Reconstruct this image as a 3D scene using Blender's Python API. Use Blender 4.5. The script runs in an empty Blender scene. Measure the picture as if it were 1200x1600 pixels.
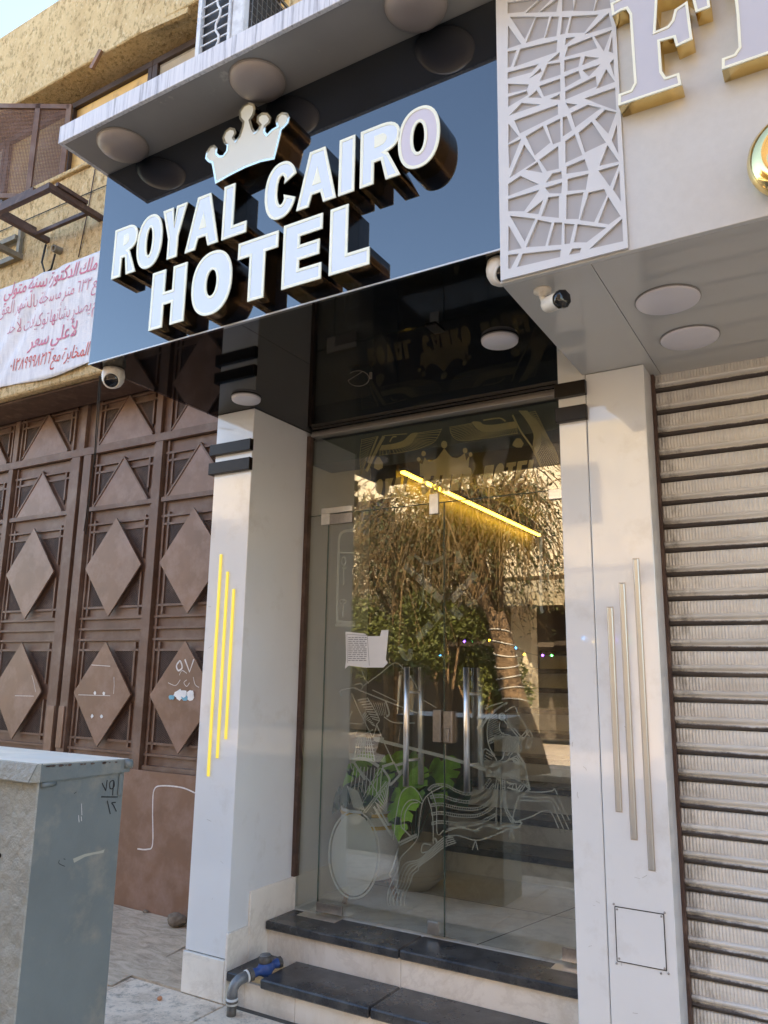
import bpy, bmesh, math, random
from mathutils import Vector, Matrix
random.seed(7)
SC = bpy.context.scene
COL = SC.collection
R_ = math.radians

# ------------------------------------------------------------------ camera
F_PX = 1213.44
YAW, PITCH, ROLL = R_(-30.855), R_(11.799), R_(0.872)
CAM_Z = 1.55
_f = Vector((math.sin(YAW)*math.cos(PITCH), math.cos(YAW)*math.cos(PITCH), math.sin(PITCH)))
_r = Vector((math.cos(YAW), -math.sin(YAW), 0))
_u = _r.cross(_f)
_right = _r*math.cos(ROLL) + _u*math.sin(ROLL)
_up = -_r*math.sin(ROLL) + _u*math.cos(ROLL)
cam = bpy.data.cameras.new('camera'); cam_o = bpy.data.objects.new('camera', cam); COL.objects.link(cam_o)
cam.sensor_fit = 'HORIZONTAL'; cam.sensor_width = 36; cam.lens = 36*F_PX/1200
cam.clip_start = 0.05; cam.clip_end = 600
cam_o.matrix_world = Matrix(((_right.x, _up.x, -_f.x, 0), (_right.y, _up.y, -_f.y, 0), (_right.z, _up.z, -_f.z, CAM_Z), (0, 0, 0, 1)))
SC.camera = cam_o

def ray(x, y):
    return _right*((x-600)/F_PX) - _up*((y-800)/F_PX) + _f
def at(x, y, Y):                       # a point measured on the vertical plane Y
    d = ray(x, y); k = Y/d.y
    return Vector((d.x*k, Y, d.z*k+CAM_Z))

# ------------------------------------------------------------------ sky, sun, exposure
SUN_EL, SUN_AZ = R_(32), R_(25)
w = bpy.data.worlds.new("World"); SC.world = w; w.use_nodes = True
nt = w.node_tree; bg = nt.nodes['Background']
sky = nt.nodes.new('ShaderNodeTexSky'); sky.sky_type = 'NISHITA'; sky.sun_disc = False
sky.sun_elevation = SUN_EL; sky.sun_rotation = SUN_AZ
sky.air_density = 1.0; sky.dust_density = .7; sky.ozone_density = 2.4
nt.links.new(sky.outputs[0], bg.inputs[0]); bg.inputs[1].default_value = 0.15
sl = bpy.data.lights.new('sun', 'SUN'); sun = bpy.data.objects.new('sun', sl); COL.objects.link(sun)
sl.energy = 3.4; sl.angle = R_(0.5); sl.color = (1, .86, .66)
sv = Vector((math.sin(SUN_AZ)*math.cos(SUN_EL), math.cos(SUN_AZ)*math.cos(SUN_EL), math.sin(SUN_EL)))
sun.rotation_euler = (-sv).to_track_quat('-Z', 'Y').to_euler(); sun.location = sv*40
SC.view_settings.view_transform = 'Standard'; SC.view_settings.look = 'None'
SC.view_settings.exposure = 2.5; SC.view_settings.gamma = 1; SC.view_settings.use_curve_mapping = False
SC.view_settings.use_white_balance = True; SC.view_settings.white_balance_temperature = 7200; SC.view_settings.white_balance_tint = 10

# ------------------------------------------------------------------ materials
class M: pass
def nmat(name):
    m = bpy.data.materials.new(name); m.use_nodes = True
    return m, m.node_tree, m.node_tree.nodes['Principled BSDF']
def pos(nt_, scale=(1, 1, 1), obj=False):
    if obj:
        g = nt_.nodes.new('ShaderNodeTexCoord').outputs['Object']
    else:
        g = nt_.nodes.new('ShaderNodeNewGeometry').outputs['Position']
    mp = nt_.nodes.new('ShaderNodeMapping'); mp.inputs['Scale'].default_value = scale
    nt_.links.new(g, mp.inputs['Vector']); return mp.outputs['Vector']
def noise(nt_, vec, scale, detail=6, rough=.6, dist=0):
    n = nt_.nodes.new('ShaderNodeTexNoise'); n.inputs['Scale'].default_value = scale
    n.inputs['Detail'].default_value = detail; n.inputs['Roughness'].default_value = rough
    n.inputs['Distortion'].default_value = dist
    nt_.links.new(vec, n.inputs['Vector']); return n.outputs['Fac']
def ramp(nt_, fac, stops):
    r = nt_.nodes.new('ShaderNodeValToRGB'); e = r.color_ramp.elements
    while len(e) > 1: e.remove(e[-1])
    for i, (p, c) in enumerate(stops):
        el = e[0] if i == 0 else e.new(p)
        el.position = p; el.color = (*c, 1) if len(c) == 3 else c
    nt_.links.new(fac, r.inputs['Fac']); return r.outputs['Color']
def mix(nt_, fac, a, b, mode='MIX'):
    m = nt_.nodes.new('ShaderNodeMix'); m.data_type = 'RGBA'; m.blend_type = mode
    for s, v in ((m.inputs[0], fac), (m.inputs[6], a), (m.inputs[7], b)):
        if hasattr(v, 'links') or hasattr(v, 'is_linked'): nt_.links.new(v, s)
        else: s.default_value = v if not isinstance(v, tuple) or len(v) == 4 else (*v, 1)
    return m.outputs[2]
def bump(nt_, bs, height, strength, dist=.01):
    b = nt_.nodes.new('ShaderNodeBump'); b.inputs['Strength'].default_value = strength
    b.inputs['Distance'].default_value = dist
    nt_.links.new(height, b.inputs['Height']); nt_.links.new(b.outputs[0], bs.inputs['Normal'])
def basic(name, col, rough=.5, metal=0, var=.12, vs=6, bmp=0, bs=80, bd=.004, dirt=None, ds=3, dr=(.52, .7), stretch=(1, 1, 1), ior=1.5, coat=0, rvar=.0):
    m, t, b = nmat(name)
    v = pos(t, stretch)
    n = noise(t, v, vs)
    lo = tuple(max(0, c*(1-var)) for c in col); hi = tuple(min(1, c*(1+var)) for c in col)
    c = ramp(t, n, [(.3, lo), (.7, hi)])
    if dirt:
        dn = noise(t, v, ds, 8, .65)
        f = ramp(t, dn, [(dr[0], (0, 0, 0)), (dr[1], (1, 1, 1))])
        c = mix(t, f, c, (*dirt, 1))
    t.links.new(c, b.inputs['Base Color'])
    b.inputs['Roughness'].default_value = rough; b.inputs['Metallic'].default_value = metal
    b.inputs['IOR'].default_value = ior; b.inputs['Coat Weight'].default_value = coat
    if rvar:
        rn = noise(t, pos(t), 5, 8, .7)
        rr = ramp(t, rn, [(.3, (rough-rvar,)*3), (.75, (rough+rvar,)*3)])
        t.links.new(rr, b.inputs['Roughness'])
    if bmp:
        bump(t, b, noise(t, pos(t), bs, 5, .6), bmp, bd)
    return m
def emis(name, col, e, base=None):
    m, t, b = nmat(name)
    b.inputs['Base Color'].default_value = (*(base or col), 1); b.inputs['Roughness'].default_value = .35
    b.inputs['Emission Color'].default_value = (*col, 1); b.inputs['Emission Strength'].default_value = e
    return m

M.white_panel = basic('white_composite_panel', (.78, .785, .79), .05, var=.02, vs=3, dirt=(.60, .57, .53), ds=4, dr=(.56, .85), rvar=.02, ior=1.58)
M.shop_panel = basic('pearl_white_panel', (.585, .585, .57), .2, var=.03, vs=40, dirt=(.5, .46, .42), ds=4, dr=(.62, .95), rvar=.06)
M.shop_soffit = basic('soffit_panel', (.52, .515, .49), .05, var=.02, vs=3, dirt=(.45, .42, .38), ds=6, dr=(.7, .95))
M.black_gloss = basic('navy_black_gloss_panel', (.003, .005, .010), .022, var=.2, vs=4, ior=2.05)
M.black_soffit = basic('black_gloss_soffit', (.003, .003, .003), .04, var=.3, vs=4, ior=1.27)
M.black_band = basic('black_glossy_trim', (.014, .010, .008), .3, var=.3, ior=1.3)
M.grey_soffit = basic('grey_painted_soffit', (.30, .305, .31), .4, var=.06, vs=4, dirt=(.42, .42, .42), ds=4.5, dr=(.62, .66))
M.lamp_white = basic('lamp_diffuser', (.70, .68, .72), .3, var=.02)
M.lamp_old = basic('dusty_lamp_diffuser', (.31, .285, .29), .35, var=.05)
M.lamp_ring = basic('lamp_ring', (.25, .24, .24), .4, var=.02)
M.bronze = basic('bronze_mirror', (.15, .095, .05), .22, 1, var=.12)
M.rim_gold = basic('pale_gold_rim', (.92, .91, .72), .3, .12, var=.03)
M.gold = basic('polished_gold', (.86, .66, .30), .12, 1, var=.06)
M.face_lit = emis('lit_white_acrylic', (.62, .84, 1.0), .066, (.46, .50, .68))
M.face_off = basic('unlit_white_acrylic', (.66, .64, .74), .25, var=.02)
M.crown_face = emis('dim_lit_acrylic', (.86, .95, .92), .025, (.58, .60, .57))
M.shop_face = basic('grey_lilac_acrylic', (.56, .56, .62), .25, var=.02)
M.marble = None
def marble(name, base, vein, grime, sc=2.2):
    m, t, b = nmat(name)
    v = pos(t, (1, 1, 1.0))
    n1 = noise(t, v, sc*.8, 9, .7, .7)
    veins = ramp(t, n1, [(.46, (0, 0, 0)), (.5, (1, 1, 1)), (.53, (0, 0, 0))])
    n2 = noise(t, v, sc*.8, 6)
    c = ramp(t, n2, [(.3, tuple(x*.86 for x in base)), (.65, base)])
    vm = t.nodes.new('ShaderNodeMath'); vm.operation = 'MULTIPLY'; vm.inputs[1].default_value = .20
    t.links.new(veins, vm.inputs[0])
    c = mix(t, vm.outputs[0], c, (*vein, 1))
    g = noise(t, v, 4.5, 9, .7)
    gf = ramp(t, g, [(.60, (0, 0, 0)), (.9, (.55, .55, .55))])
    c = mix(t, gf, c, (*grime, 1))
    st_ = noise(t, pos(t, (1, 1, .45)), 3.2, 7, .6, .4)
    c = mix(t, ramp(t, st_, [(.52, (0, 0, 0)), (.75, (.5, .5, .5))]), c, (.55, .42, .29, 1))
    t.links.new(c, b.inputs['Base Color']); b.inputs['Roughness'].default_value = .32
    bump(t, b, noise(t, v, 90, 4), .12, .002)
    return m
M.marble = marble('cream_marble', (.93, .85, .75), (.42, .33, .24), (.40, .31, .22))
M.floor_marble = marble('lobby_marble', (.86, .86, .82), (.12, .10, .08), (.55, .52, .46), 1.4)
M.granite = basic('black_granite', (.028, .029, .033), .30, var=.6, vs=140, dirt=(.13, .125, .115), ds=7, dr=(.42, .8), bmp=.08, bs=150, rvar=.08)
M.iron = basic('brown_gate_paint', (.142, .074, .047), .55, var=.14, vs=5, dirt=(.25, .18, .145), ds=3.6, dr=(.46, .8), bmp=.2, bs=50, bd=.003)
M.iron_plate = basic('brown_gate_plate', (.200, .106, .066), .45, var=.12, vs=4, dirt=(.30, .19, .155), ds=5, dr=(.46, .78), bmp=.3, bs=14, bd=.004)
M.rust = basic('rusty_brown_steel', (.075, .040, .030), .6, var=.3, vs=12, dirt=(.16, .10, .075), ds=9, bmp=.2, bs=80)
M.void = basic('dark_recess', (.018, .012, .010), .9, var=.2)
def stucco():
    m, t, b = nmat('tan_stucco')
    v = pos(t)
    n = noise(t, v, 2.2, 10, .7)
    c = ramp(t, n, [(.28, (.60, .42, .21)), (.5, (.78, .585, .315)), (.74, (.86, .68, .40))])
    g = noise(t, pos(t, (3, 3, .7)), 1.5, 9, .7)
    c = mix(t, ramp(t, g, [(.58, (0, 0, 0)), (.85, (.55, .55, .55))]), c, (.46, .33, .17, 1))
    sp = noise(t, pos(t, (1, 1, .55)), 26, 5, .75)
    c = mix(t, ramp(t, sp, [(.36, (.95, .95, .95)), (.50, (0, 0, 0))]), c, (.40, .255, .105, 1))
    hl = noise(t, pos(t, (1, 1, .5)), 33, 4, .7)
    c = mix(t, ramp(t, hl, [(.56, (0, 0, 0)), (.68, (.7, .7, .7))]), c, (.92, .78, .52, 1))
    cem = noise(t, pos(t, (1, 1, .8)), .9, 7, .65)
    c = mix(t, ramp(t, cem, [(.60, (0, 0, 0)), (.74, (.55, .55, .55))]), c, (.42, .37, .29, 1))
    t.links.new(c, b.inputs['Base Color']); b.inputs['Roughness'].default_value = .9
    mm = t.nodes.new('ShaderNodeMath'); mm.operation = 'ADD'
    t.links.new(noise(t, v, 40, 6, .7), mm.inputs[0]); t.links.new(noise(t, pos(t, (1, 1, .6)), 13, 5, .6), mm.inputs[1])
    bump(t, b, mm.outputs[0], 1.0, .035)
    return m
M.stucco = stucco()
M.ochre = basic('ochre_board', (.66, .43, .16), .45, var=.14, vs=3, dirt=(.32, .2, .09), ds=6)
M.dark_wood = basic('dark_window_frame', (.05, .028, .02), .5, var=.3)
def streaked():
    m, t, b = nmat('streaked_white_paint')
    n = noise(t, pos(t, (60, 60, 2.0)), 1.0, 6, .75)
    c = ramp(t, n, [(.36, (.36, .38, .44)), (.47, (.66, .70, .78)), (.6, (.76, .79, .85))])
    t.links.new(c, b.inputs['Base Color']); b.inputs['Roughness'].default_value = .55
    return m
M.streaked = streaked()
def banner_m():
    m, t, b = nmat('banner_fabric')
    n = noise(t, pos(t, (9, 9, 1.4)), 2.6, 8, .7)
    c = ramp(t, n, [(.3, (.55, .55, .60)), (.5, (.70, .70, .74)), (.72, (.78, .78, .80))])
    s = noise(t, pos(t), 2.1, 6, .6)
    c = mix(t, ramp(t, s, [(.58, (0, 0, 0)), (.8, (.5, .5, .5))]), c, (.62, .52, .42, 1))
    t.links.new(c, b.inputs['Base Color']); b.inputs['Roughness'].default_value = .7
    bump(t, b, noise(t, pos(t, (2, 2, 14)), 9, 4), .25, .006)
    return m
M.banner = banner_m()
M.ink = basic('faded_red_print', (.60, .17, .26), .7, var=.2, vs=12, dirt=(.68, .42, .46), ds=14, dr=(.5, .75))
M.ink_warm = basic('faded_red_orange_print', (.62, .10, .08), .7, var=.2, vs=12, dirt=(.66, .32, .30), ds=14, dr=(.55, .8))
def shutter_m():
    m, t, b = nmat('ribbed_shutter_steel')
    g = t.nodes.new('ShaderNodeTexCoord').outputs['Object']
    sx = t.nodes.new('ShaderNodeSeparateXYZ'); t.links.new(g, sx.inputs[0])
    n = noise(t, pos(t, (1, 1, 3)), 3.2, 9, .7)
    c = ramp(t, n, [(.3, (.62, .60, .56)), (.7, (.82, .805, .77))])
    # grime that collects in the groove at the bottom of every slat, and by the guide rail
    mr = t.nodes.new('ShaderNodeMapRange'); mr.inputs[1].default_value = .022; mr.inputs[2].default_value = .004
    mr.inputs[3].default_value = 0; mr.inputs[4].default_value = .62; t.links.new(sx.outputs[2], mr.inputs[0])
    mx = t.nodes.new('ShaderNodeMapRange'); mx.inputs[1].default_value = .28; mx.inputs[2].default_value = .0
    mx.inputs[3].default_value = 0; mx.inputs[4].default_value = .22; t.links.new(sx.outputs[0], mx.inputs[0])
    dn = noise(t, pos(t, (2.5, 2.5, 1)), 9, 9, .8)
    a = t.nodes.new('ShaderNodeMath'); a.operation = 'ADD'; t.links.new(mr.outputs[0], a.inputs[0]); dm = t.nodes.new('ShaderNodeMath'); dm.operation = 'MULTIPLY_ADD'; dm.inputs[1].default_value = .6; dm.inputs[2].default_value = .2; t.links.new(dn, dm.inputs[0]); t.links.new(dm.outputs[0], a.inputs[1])
    a2 = t.nodes.new('ShaderNodeMath'); a2.operation = 'ADD'; t.links.new(a.outputs[0], a2.inputs[0]); t.links.new(mx.outputs[0], a2.inputs[1])
    f = ramp(t, a2.outputs[0], [(.655, (0, 0, 0)), (.86, (.97, .97, .97))])
    c = mix(t, f, c, (.045, .030, .022, 1))
    big = noise(t, pos(t, (1, 1, 2.2)), 1.3, 5, .6)
    c = mix(t, ramp(t, big, [(.60, (0, 0, 0)), (.82, (.3, .3, .3))]), c, (.46, .38, .30, 1))
    t.links.new(c, b.inputs['Base Color']); b.inputs['Roughness'].default_value = .42; b.inputs['Metallic'].default_value = .1
    wv = t.nodes.new('ShaderNodeTexWave'); wv.bands_direction = 'X'; wv.inputs['Scale'].default_value = 26
    wv.inputs['Distortion'].default_value = .25
    t.links.new(pos(t), wv.inputs['Vector'])
    mk = t.nodes.new('ShaderNodeMath'); mk.operation = 'GREATER_THAN'; mk.inputs[1].default_value = .046; t.links.new(sx.outputs[2], mk.inputs[0])
    mm = t.nodes.new('ShaderNodeMath'); mm.operation = 'MULTIPLY'; t.links.new(wv.outputs['Fac'], mm.inputs[0]); t.links.new(mk.outputs[0], mm.inputs[1])
    bump(t, b, mm.outputs[0], .55, .006)
    return m
M.shutter = shutter_m()
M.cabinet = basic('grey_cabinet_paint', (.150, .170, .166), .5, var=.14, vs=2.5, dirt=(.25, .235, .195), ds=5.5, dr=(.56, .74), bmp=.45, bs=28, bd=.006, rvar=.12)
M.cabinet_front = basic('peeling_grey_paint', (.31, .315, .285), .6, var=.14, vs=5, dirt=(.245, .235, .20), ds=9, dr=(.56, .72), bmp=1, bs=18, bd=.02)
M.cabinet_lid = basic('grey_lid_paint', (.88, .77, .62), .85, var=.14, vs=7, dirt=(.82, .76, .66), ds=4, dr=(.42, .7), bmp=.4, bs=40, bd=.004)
M.marker = basic('black_marker', (.012, .012, .014), .5, var=.1)
M.chalk = basic('white_chalk', (.70, .66, .64), .9, var=.15, vs=40)
M.glue = basic('white_glue_residue', (.80, .80, .80), .8, var=.1)
M.blue_scrap = basic('blue_paper_scrap', (.18, .42, .56), .8, var=.2, vs=60)
M.steel = basic('brushed_stainless_steel', (.78, .75, .70), .3, 1, var=.08, vs=30)
M.dark_steel = basic('dark_brushed_steel', (.40, .37, .35), .3, 1, var=.15, vs=60)
M.alu = basic('aluminium_channel', (.50, .46, .42), .4, .8, var=.05)
M.champagne = basic('champagne_strip', (.50, .505, .50), .28, .6, var=.05)
M.led_yellow = emis('lit_yellow_strip', (1, .78, .06), .10, (.75, .6, .12))
M.led = emis('warm_led_tape', (1, .60, .06), 3.0)
M.pipe = basic('grey_galvanised_pipe', (.22, .225, .23), .5, .5, var=.2, vs=30, bmp=.15, bs=120)
M.grimy = basic('grimy_brass_nut', (.13, .115, .10), .6, .4, var=.3, vs=40, bmp=.3, bs=120)
M.meter_blue = basic('blue_meter_body', (.028, .075, .25), .45, var=.15, vs=30, dirt=(.2, .2, .2), ds=30, dr=(.6, .8))
M.pale_tape = basic('white_thread_tape', (.66, .66, .64), .6, var=.1)
M.cam_white = basic('camera_housing', (.74, .70, .64), .35, var=.04, dirt=(.48, .42, .34), ds=14)
M.cam_black = basic('camera_glass', (.008, .008, .010), .08, var=.1)
M.rubber = basic('black_cable', (.02, .018, .016), .6, var=.2)
M.paper = basic('white_paper', (.72, .72, .72), .8, var=.04)
M.print = basic('grey_print', (.22, .22, .23), .8, var=.2, vs=60)
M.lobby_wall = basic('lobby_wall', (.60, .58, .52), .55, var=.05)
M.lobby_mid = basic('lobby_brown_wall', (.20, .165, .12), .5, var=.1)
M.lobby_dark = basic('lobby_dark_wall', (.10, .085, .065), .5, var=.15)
M.pot_white = basic('white_fabric_pot', (.74, .74, .72), .7, var=.06, vs=20, bmp=.3, bs=60)
M.pot_gold = basic('gold_band', (.70, .48, .12), .4, .5, var=.1)
M.pot_cream = basic('cream_pot', (.50, .46, .39), .5, var=.08)
M.wood = basic('wood_leg', (.22, .11, .05), .5, var=.2)
M.leaf = basic('monstera_leaf', (.20, .42, .04), .35, var=.5, vs=9)
M.leaf_dark = basic('deep_green_leaf', (.025, .07, .03), .35, var=.3, vs=9)
M.tree_leaf = basic('tree_leaf', (.075, .075, .022), .55, var=.5, vs=5)
M.bush_leaf = basic('bush_leaf', (.12, .13, .028), .55, var=.45, vs=5)
M.bark = basic('tree_bark', (.24, .145, .075), .9, var=.45, vs=9, dirt=(.10, .06, .03), ds=7, bmp=1, bs=18, bd=.03)
M.twig = basic('dry_twig', (.22, .135, .055), .8, var=.4, vs=6)
M.rope = basic('pale_rope', (.62, .56, .46), .8, var=.1)
M.cream_wall = basic('cream_rendered_wall', (.76, .62, .42), .85, var=.10, vs=2, dirt=(.45, .33, .2), ds=2.5, dr=(.55, .8), bmp=.3, bs=30)
M.brown_wall = basic('brown_rendered_wall', (.13, .10, .075), .85, var=.12, vs=2)
M.shop_dark = basic('shop_interior', (.05, .035, .025), .8, var=.3)
M.awning = basic('awning_cloth', (.45, .36, .22), .8, var=.1)
M.win_dark = basic('dark_window_glass', (.02, .025, .03), .05, var=.2)
M.asphalt = basic('dusty_asphalt', (.055, .050, .043), .9, var=.25, vs=30, bmp=.4, bs=120)
def pave():
    m, t, b = nmat('worn_paving_stone')
    v = pos(t)
    n = noise(t, v, 5, 10, .75, .6)
    c = ramp(t, n, [(.3, (.52, .39, .28)), (.5, (.80, .65, .50)), (.72, (.90, .76, .60))])
    g = noise(t, v, 14, 8, .75)
    c = mix(t, ramp(t, g, [(.50, (0, 0, 0)), (.68, (.8, .8, .8))]), c, (.20, .155, .115, 1))
    sc_ = noise(t, v, 60, 4, .7)
    c = mix(t, ramp(t, sc_, [(.60, (0, 0, 0)), (.7, (.7, .7, .7))]), c, (.13, .10, .08, 1))
    t.links.new(c, b.inputs['Base Color']); b.inputs['Roughness'].default_value = .8
    bump(t, b, noise(t, v, 50, 6, .7), .35, .006)
    return m
M.pave = pave()
def concrete():
    m, t, b = nmat('rough_concrete')
    v = pos(t)
    n = noise(t, pos(t, (1, 3, 1)), 6, 10, .75, .8)
    c = ramp(t, n, [(.3, (.32, .23, .155)), (.52, (.58, .45, .325)), (.75, (.78, .64, .49))])
    t.links.new(c, b.inputs['Base Color']); b.inputs['Roughness'].default_value = .9
    bump(t, b, noise(t, v, 24, 8, .75), .7, .015)
    return m
M.concrete = concrete()
M.joint = basic('dirty_joint', (.10, .085, .07), .95, var=.2)
M.stone = basic('broken_stone', (.17, .13, .095), .9, var=.4, vs=20, bmp=.6, bs=40, bd=.01)
M.brick_scrap = basic('orange_scrap', (.45, .20, .10), .8, var=.1)
M.ac_white = basic('ac_casing', (.70, .72, .74), .4, var=.03, dirt=(.45, .45, .46), ds=5)
M.ac_dark = basic('ac_coil', (.035, .033, .032), .6, var=.3)
M.wire_grey = basic('grey_wire', (.20, .20, .20), .4, .7, var=.1)
M.bracket_grey = basic('weathered_bracket', (.20, .17, .12), .6, .2, var=.25, vs=15)
M.header_green = basic('grey_green_lintel', (.13, .14, .12), .35, var=.05)
def etched(nm='etched_glass', col=(.80, .82, .76, 1), tlc=(.75, .75, .70, 1), op=.80):
    m, t, b = nmat(nm)
    b.inputs['Base Color'].default_value = col; b.inputs['Roughness'].default_value = .6
    tr = t.nodes.new('ShaderNodeBsdfTransparent'); tl = t.nodes.new('ShaderNodeBsdfTranslucent')
    tl.inputs[0].default_value = tlc
    a = t.nodes.new('ShaderNodeMixShader'); a.inputs[0].default_value = .45
    t.links.new(b.outputs[0], a.inputs[1]); t.links.new(tl.outputs[0], a.inputs[2])
    c = t.nodes.new('ShaderNodeMixShader'); c.inputs[0].default_value = op
    t.links.new(tr.outputs[0], c.inputs[1]); t.links.new(a.outputs[0], c.inputs[2])
    t.links.new(c.outputs[0], t.nodes['Material Output'].inputs['Surface'])
    return m
M.etched = etched(); M.etched_faint = etched('etched_glass_faint', op=.38); M.etched_gold = etched('etched_glass_gold', (.95, .80, .44, 1), (1, .86, .45, 1))
def glass():
    m, t, b = nmat('clear_glass')
    tr = t.nodes.new('ShaderNodeBsdfTransparent'); tr.inputs[0].default_value = (.96, .98, .965, 1)
    gl = t.nodes.new('ShaderNodeBsdfGlossy'); gl.inputs['Roughness'].default_value = .0
    lw = t.nodes.new('ShaderNodeLayerWeight'); lw.inputs[0].default_value = .5
    p = t.nodes.new('ShaderNodeMath'); p.operation = 'POWER'; p.inputs[1].default_value = 4.5
    t.links.new(lw.outputs['Facing'], p.inputs[0])
    mr = t.nodes.new('ShaderNodeMapRange'); mr.inputs[3].default_value = .165; mr.inputs[4].default_value = 1
    t.links.new(p.outputs[0], mr.inputs[0])
    s = t.nodes.new('ShaderNodeMixShader'); t.links.new(mr.outputs[0], s.inputs[0])
    t.links.new(tr.outputs[0], s.inputs[1]); t.links.new(gl.outputs[0], s.inputs[2])
    t.links.new(s.outputs[0], t.nodes['Material Output'].inputs['Surface'])
    return m
M.glass = glass()
M.glass_edge = basic('green_glass_edge', (.05, .09, .07), .2, var=.1)

# ------------------------------------------------------------------ builders
ORG = {}
def tag(o, label=None, cat=None, group=None, kind=None):
    if label: o['label'] = label
    if cat: o['category'] = cat
    if group: o['group'] = group
    if kind: o['kind'] = kind
    return o
def thing(name, label, cat, loc, group=None, kind=None):
    o = bpy.data.objects.new(name, None); COL.objects.link(o); o.location = loc
    o.empty_display_size = .1
    ORG[o.name] = Vector(loc); tag(o, label, cat, group, kind); return o
def link_mesh(name, me, mat, parent=None, loc=None):
    """me holds world coordinates; they are shifted to the owner's origin"""
    if parent is not None: org = ORG[parent.name]
    else:
        if loc is None:
            xs = [v.co for v in me.vertices]
            loc = Vector((sum(v.x for v in xs)/len(xs), sum(v.y for v in xs)/len(xs), min(v.z for v in xs)))
        org = Vector(loc)
    me.transform(Matrix.Translation(-org)); me.update()
    if mat is not None and not me.materials: me.materials.append(mat)
    o = bpy.data.objects.new(name, me); COL.objects.link(o)
    if parent is not None: o.parent = parent
    else: o.location = org
    ORG[o.name] = org
    return o
def inst(name, me, parent, loc, rot=None):
    o = bpy.data.objects.new(name, me); COL.objects.link(o); o.parent = parent
    o.location = Vector(loc) - ORG[parent.name]
    if rot: o.rotation_euler = rot
    ORG[o.name] = Vector(loc)
    return o
def bm_mesh(bm, name='part', smooth=False):
    me = bpy.data.meshes.new(name); bm.normal_update(); bm.to_mesh(me); bm.free()
    if smooth:
        for p in me.polygons: p.use_smooth = True
    return me
def obj(name, bm, mat, parent=None, smooth=False):
    return link_mesh(name, bm_mesh(bm, name, smooth), mat, parent)
def abox(bm, x0, x1, y0, y1, z0, z1, bev=0):
    vs = [bm.verts.new((x, y, z)) for x in (x0, x1) for y in (y0, y1) for z in (z0, z1)]
    fs = [(0, 1, 3, 2), (4, 6, 7, 5), (0, 4, 5, 1), (2, 3, 7, 6), (0, 2, 6, 4), (1, 5, 7, 3)]
    ff = [bm.faces.new([vs[i] for i in f]) for f in fs]
    if bev:
        es = list({e for f in ff for e in f.edges})
        bmesh.ops.bevel(bm, geom=es, offset=bev, segments=1, affect='EDGES')
    return vs
def box(name, x0, x1, y0, y1, z0, z1, mat, parent=None, bev=.002):
    bm = bmesh.new(); abox(bm, min(x0, x1), max(x0, x1), min(y0, y1), max(y0, y1), min(z0, z1), max(z0, z1), bev)
    return obj(name, bm, mat, parent)
def abar(bm, a, b, wd, dp, normal=(0, -1, 0)):
    """bar of width wd (in the plane across normal) and depth dp along normal"""
    a = Vector(a); b = Vector(b); n = Vector(normal); t = (b-a).normalized(); s = t.cross(n).normalized()
    c = []
    for p in (a, b):
        for (i, j) in ((-.5, 0), (.5, 0), (.5, 1), (-.5, 1)):
            c.append(bm.verts.new(p + s*wd*i + n*dp*j))
    for f in ((0, 1, 2, 3), (7, 6, 5, 4), (0, 4, 5, 1), (1, 5, 6, 2), (2, 6, 7, 3), (3, 7, 4, 0)):
        bm.faces.new([c[i] for i in f])
def bar(name, a, b, wd, dp, mat, parent, normal=(0, -1, 0)):
    bm = bmesh.new(); abar(bm, a, b, wd, dp, normal); bmesh.ops.recalc_face_normals(bm, faces=bm.faces)
    return obj(name, bm, mat, parent)
def atube(bm, pts, r, seg=8, cap=True):
    pts = [Vector(p) for p in pts]; rings = []
    rs = r if isinstance(r, (list, tuple)) else [r]*len(pts)
    prev = None
    for i, p in enumerate(pts):
        t = (pts[min(i+1, len(pts)-1)] - pts[max(i-1, 0)]).normalized()
        if prev is None:
            n = t.orthogonal().normalized()
        else:
            n = (prev - t*prev.dot(t)); n = n.normalized() if n.length > 1e-6 else t.orthogonal().normalized()
        prev = n; b = t.cross(n)
        rings.append([bm.verts.new(p + (n*math.cos(2*math.pi*k/seg) + b*math.sin(2*math.pi*k/seg))*rs[i]) for k in range(seg)])
    for a, b in zip(rings, rings[1:]):
        for k in range(seg):
            bm.faces.new((a[k], a[(k+1) % seg], b[(k+1) % seg], b[k]))
    if cap:
        bm.faces.new(list(reversed(rings[0]))); bm.faces.new(rings[-1])
def tube(name, pts, r, mat, parent=None, seg=8, smooth=True):
    bm = bmesh.new(); atube(bm, pts, r, seg); return obj(name, bm, mat, parent, smooth)
def alathe(bm, c, prof, seg=32, axis=Vector((0, 0, 1))):
    c = Vector(c); axis = Vector(axis).normalized(); n = axis.orthogonal().normalized(); b = axis.cross(n)
    rings = []
    for (r, h) in prof:
        if r < 1e-5: rings.append([bm.verts.new(c + axis*h)])
        else: rings.append([bm.verts.new(c + axis*h + (n*math.cos(2*math.pi*k/seg) + b*math.sin(2*math.pi*k/seg))*r) for k in range(seg)])
    for p, q in zip(rings, rings[1:]):
        for k in range(seg):
            k2 = (k+1) % seg
            if len(p) == 1 and len(q) > 1: bm.faces.new((p[0], q[k], q[k2]))
            elif len(q) == 1 and len(p) > 1: bm.faces.new((p[k], p[k2], q[0]))
            elif len(p) > 1: bm.faces.new((p[k], p[k2], q[k2], q[k]))
    bmesh.ops.recalc_face_normals(bm, faces=bm.faces)
def lathe(name, c, prof, mat, parent=None, seg=32, axis=(0, 0, 1), smooth=True):
    bm = bmesh.new(); alathe(bm, c, prof, seg, Vector(axis)); return obj(name, bm, mat, parent, smooth)
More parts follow.
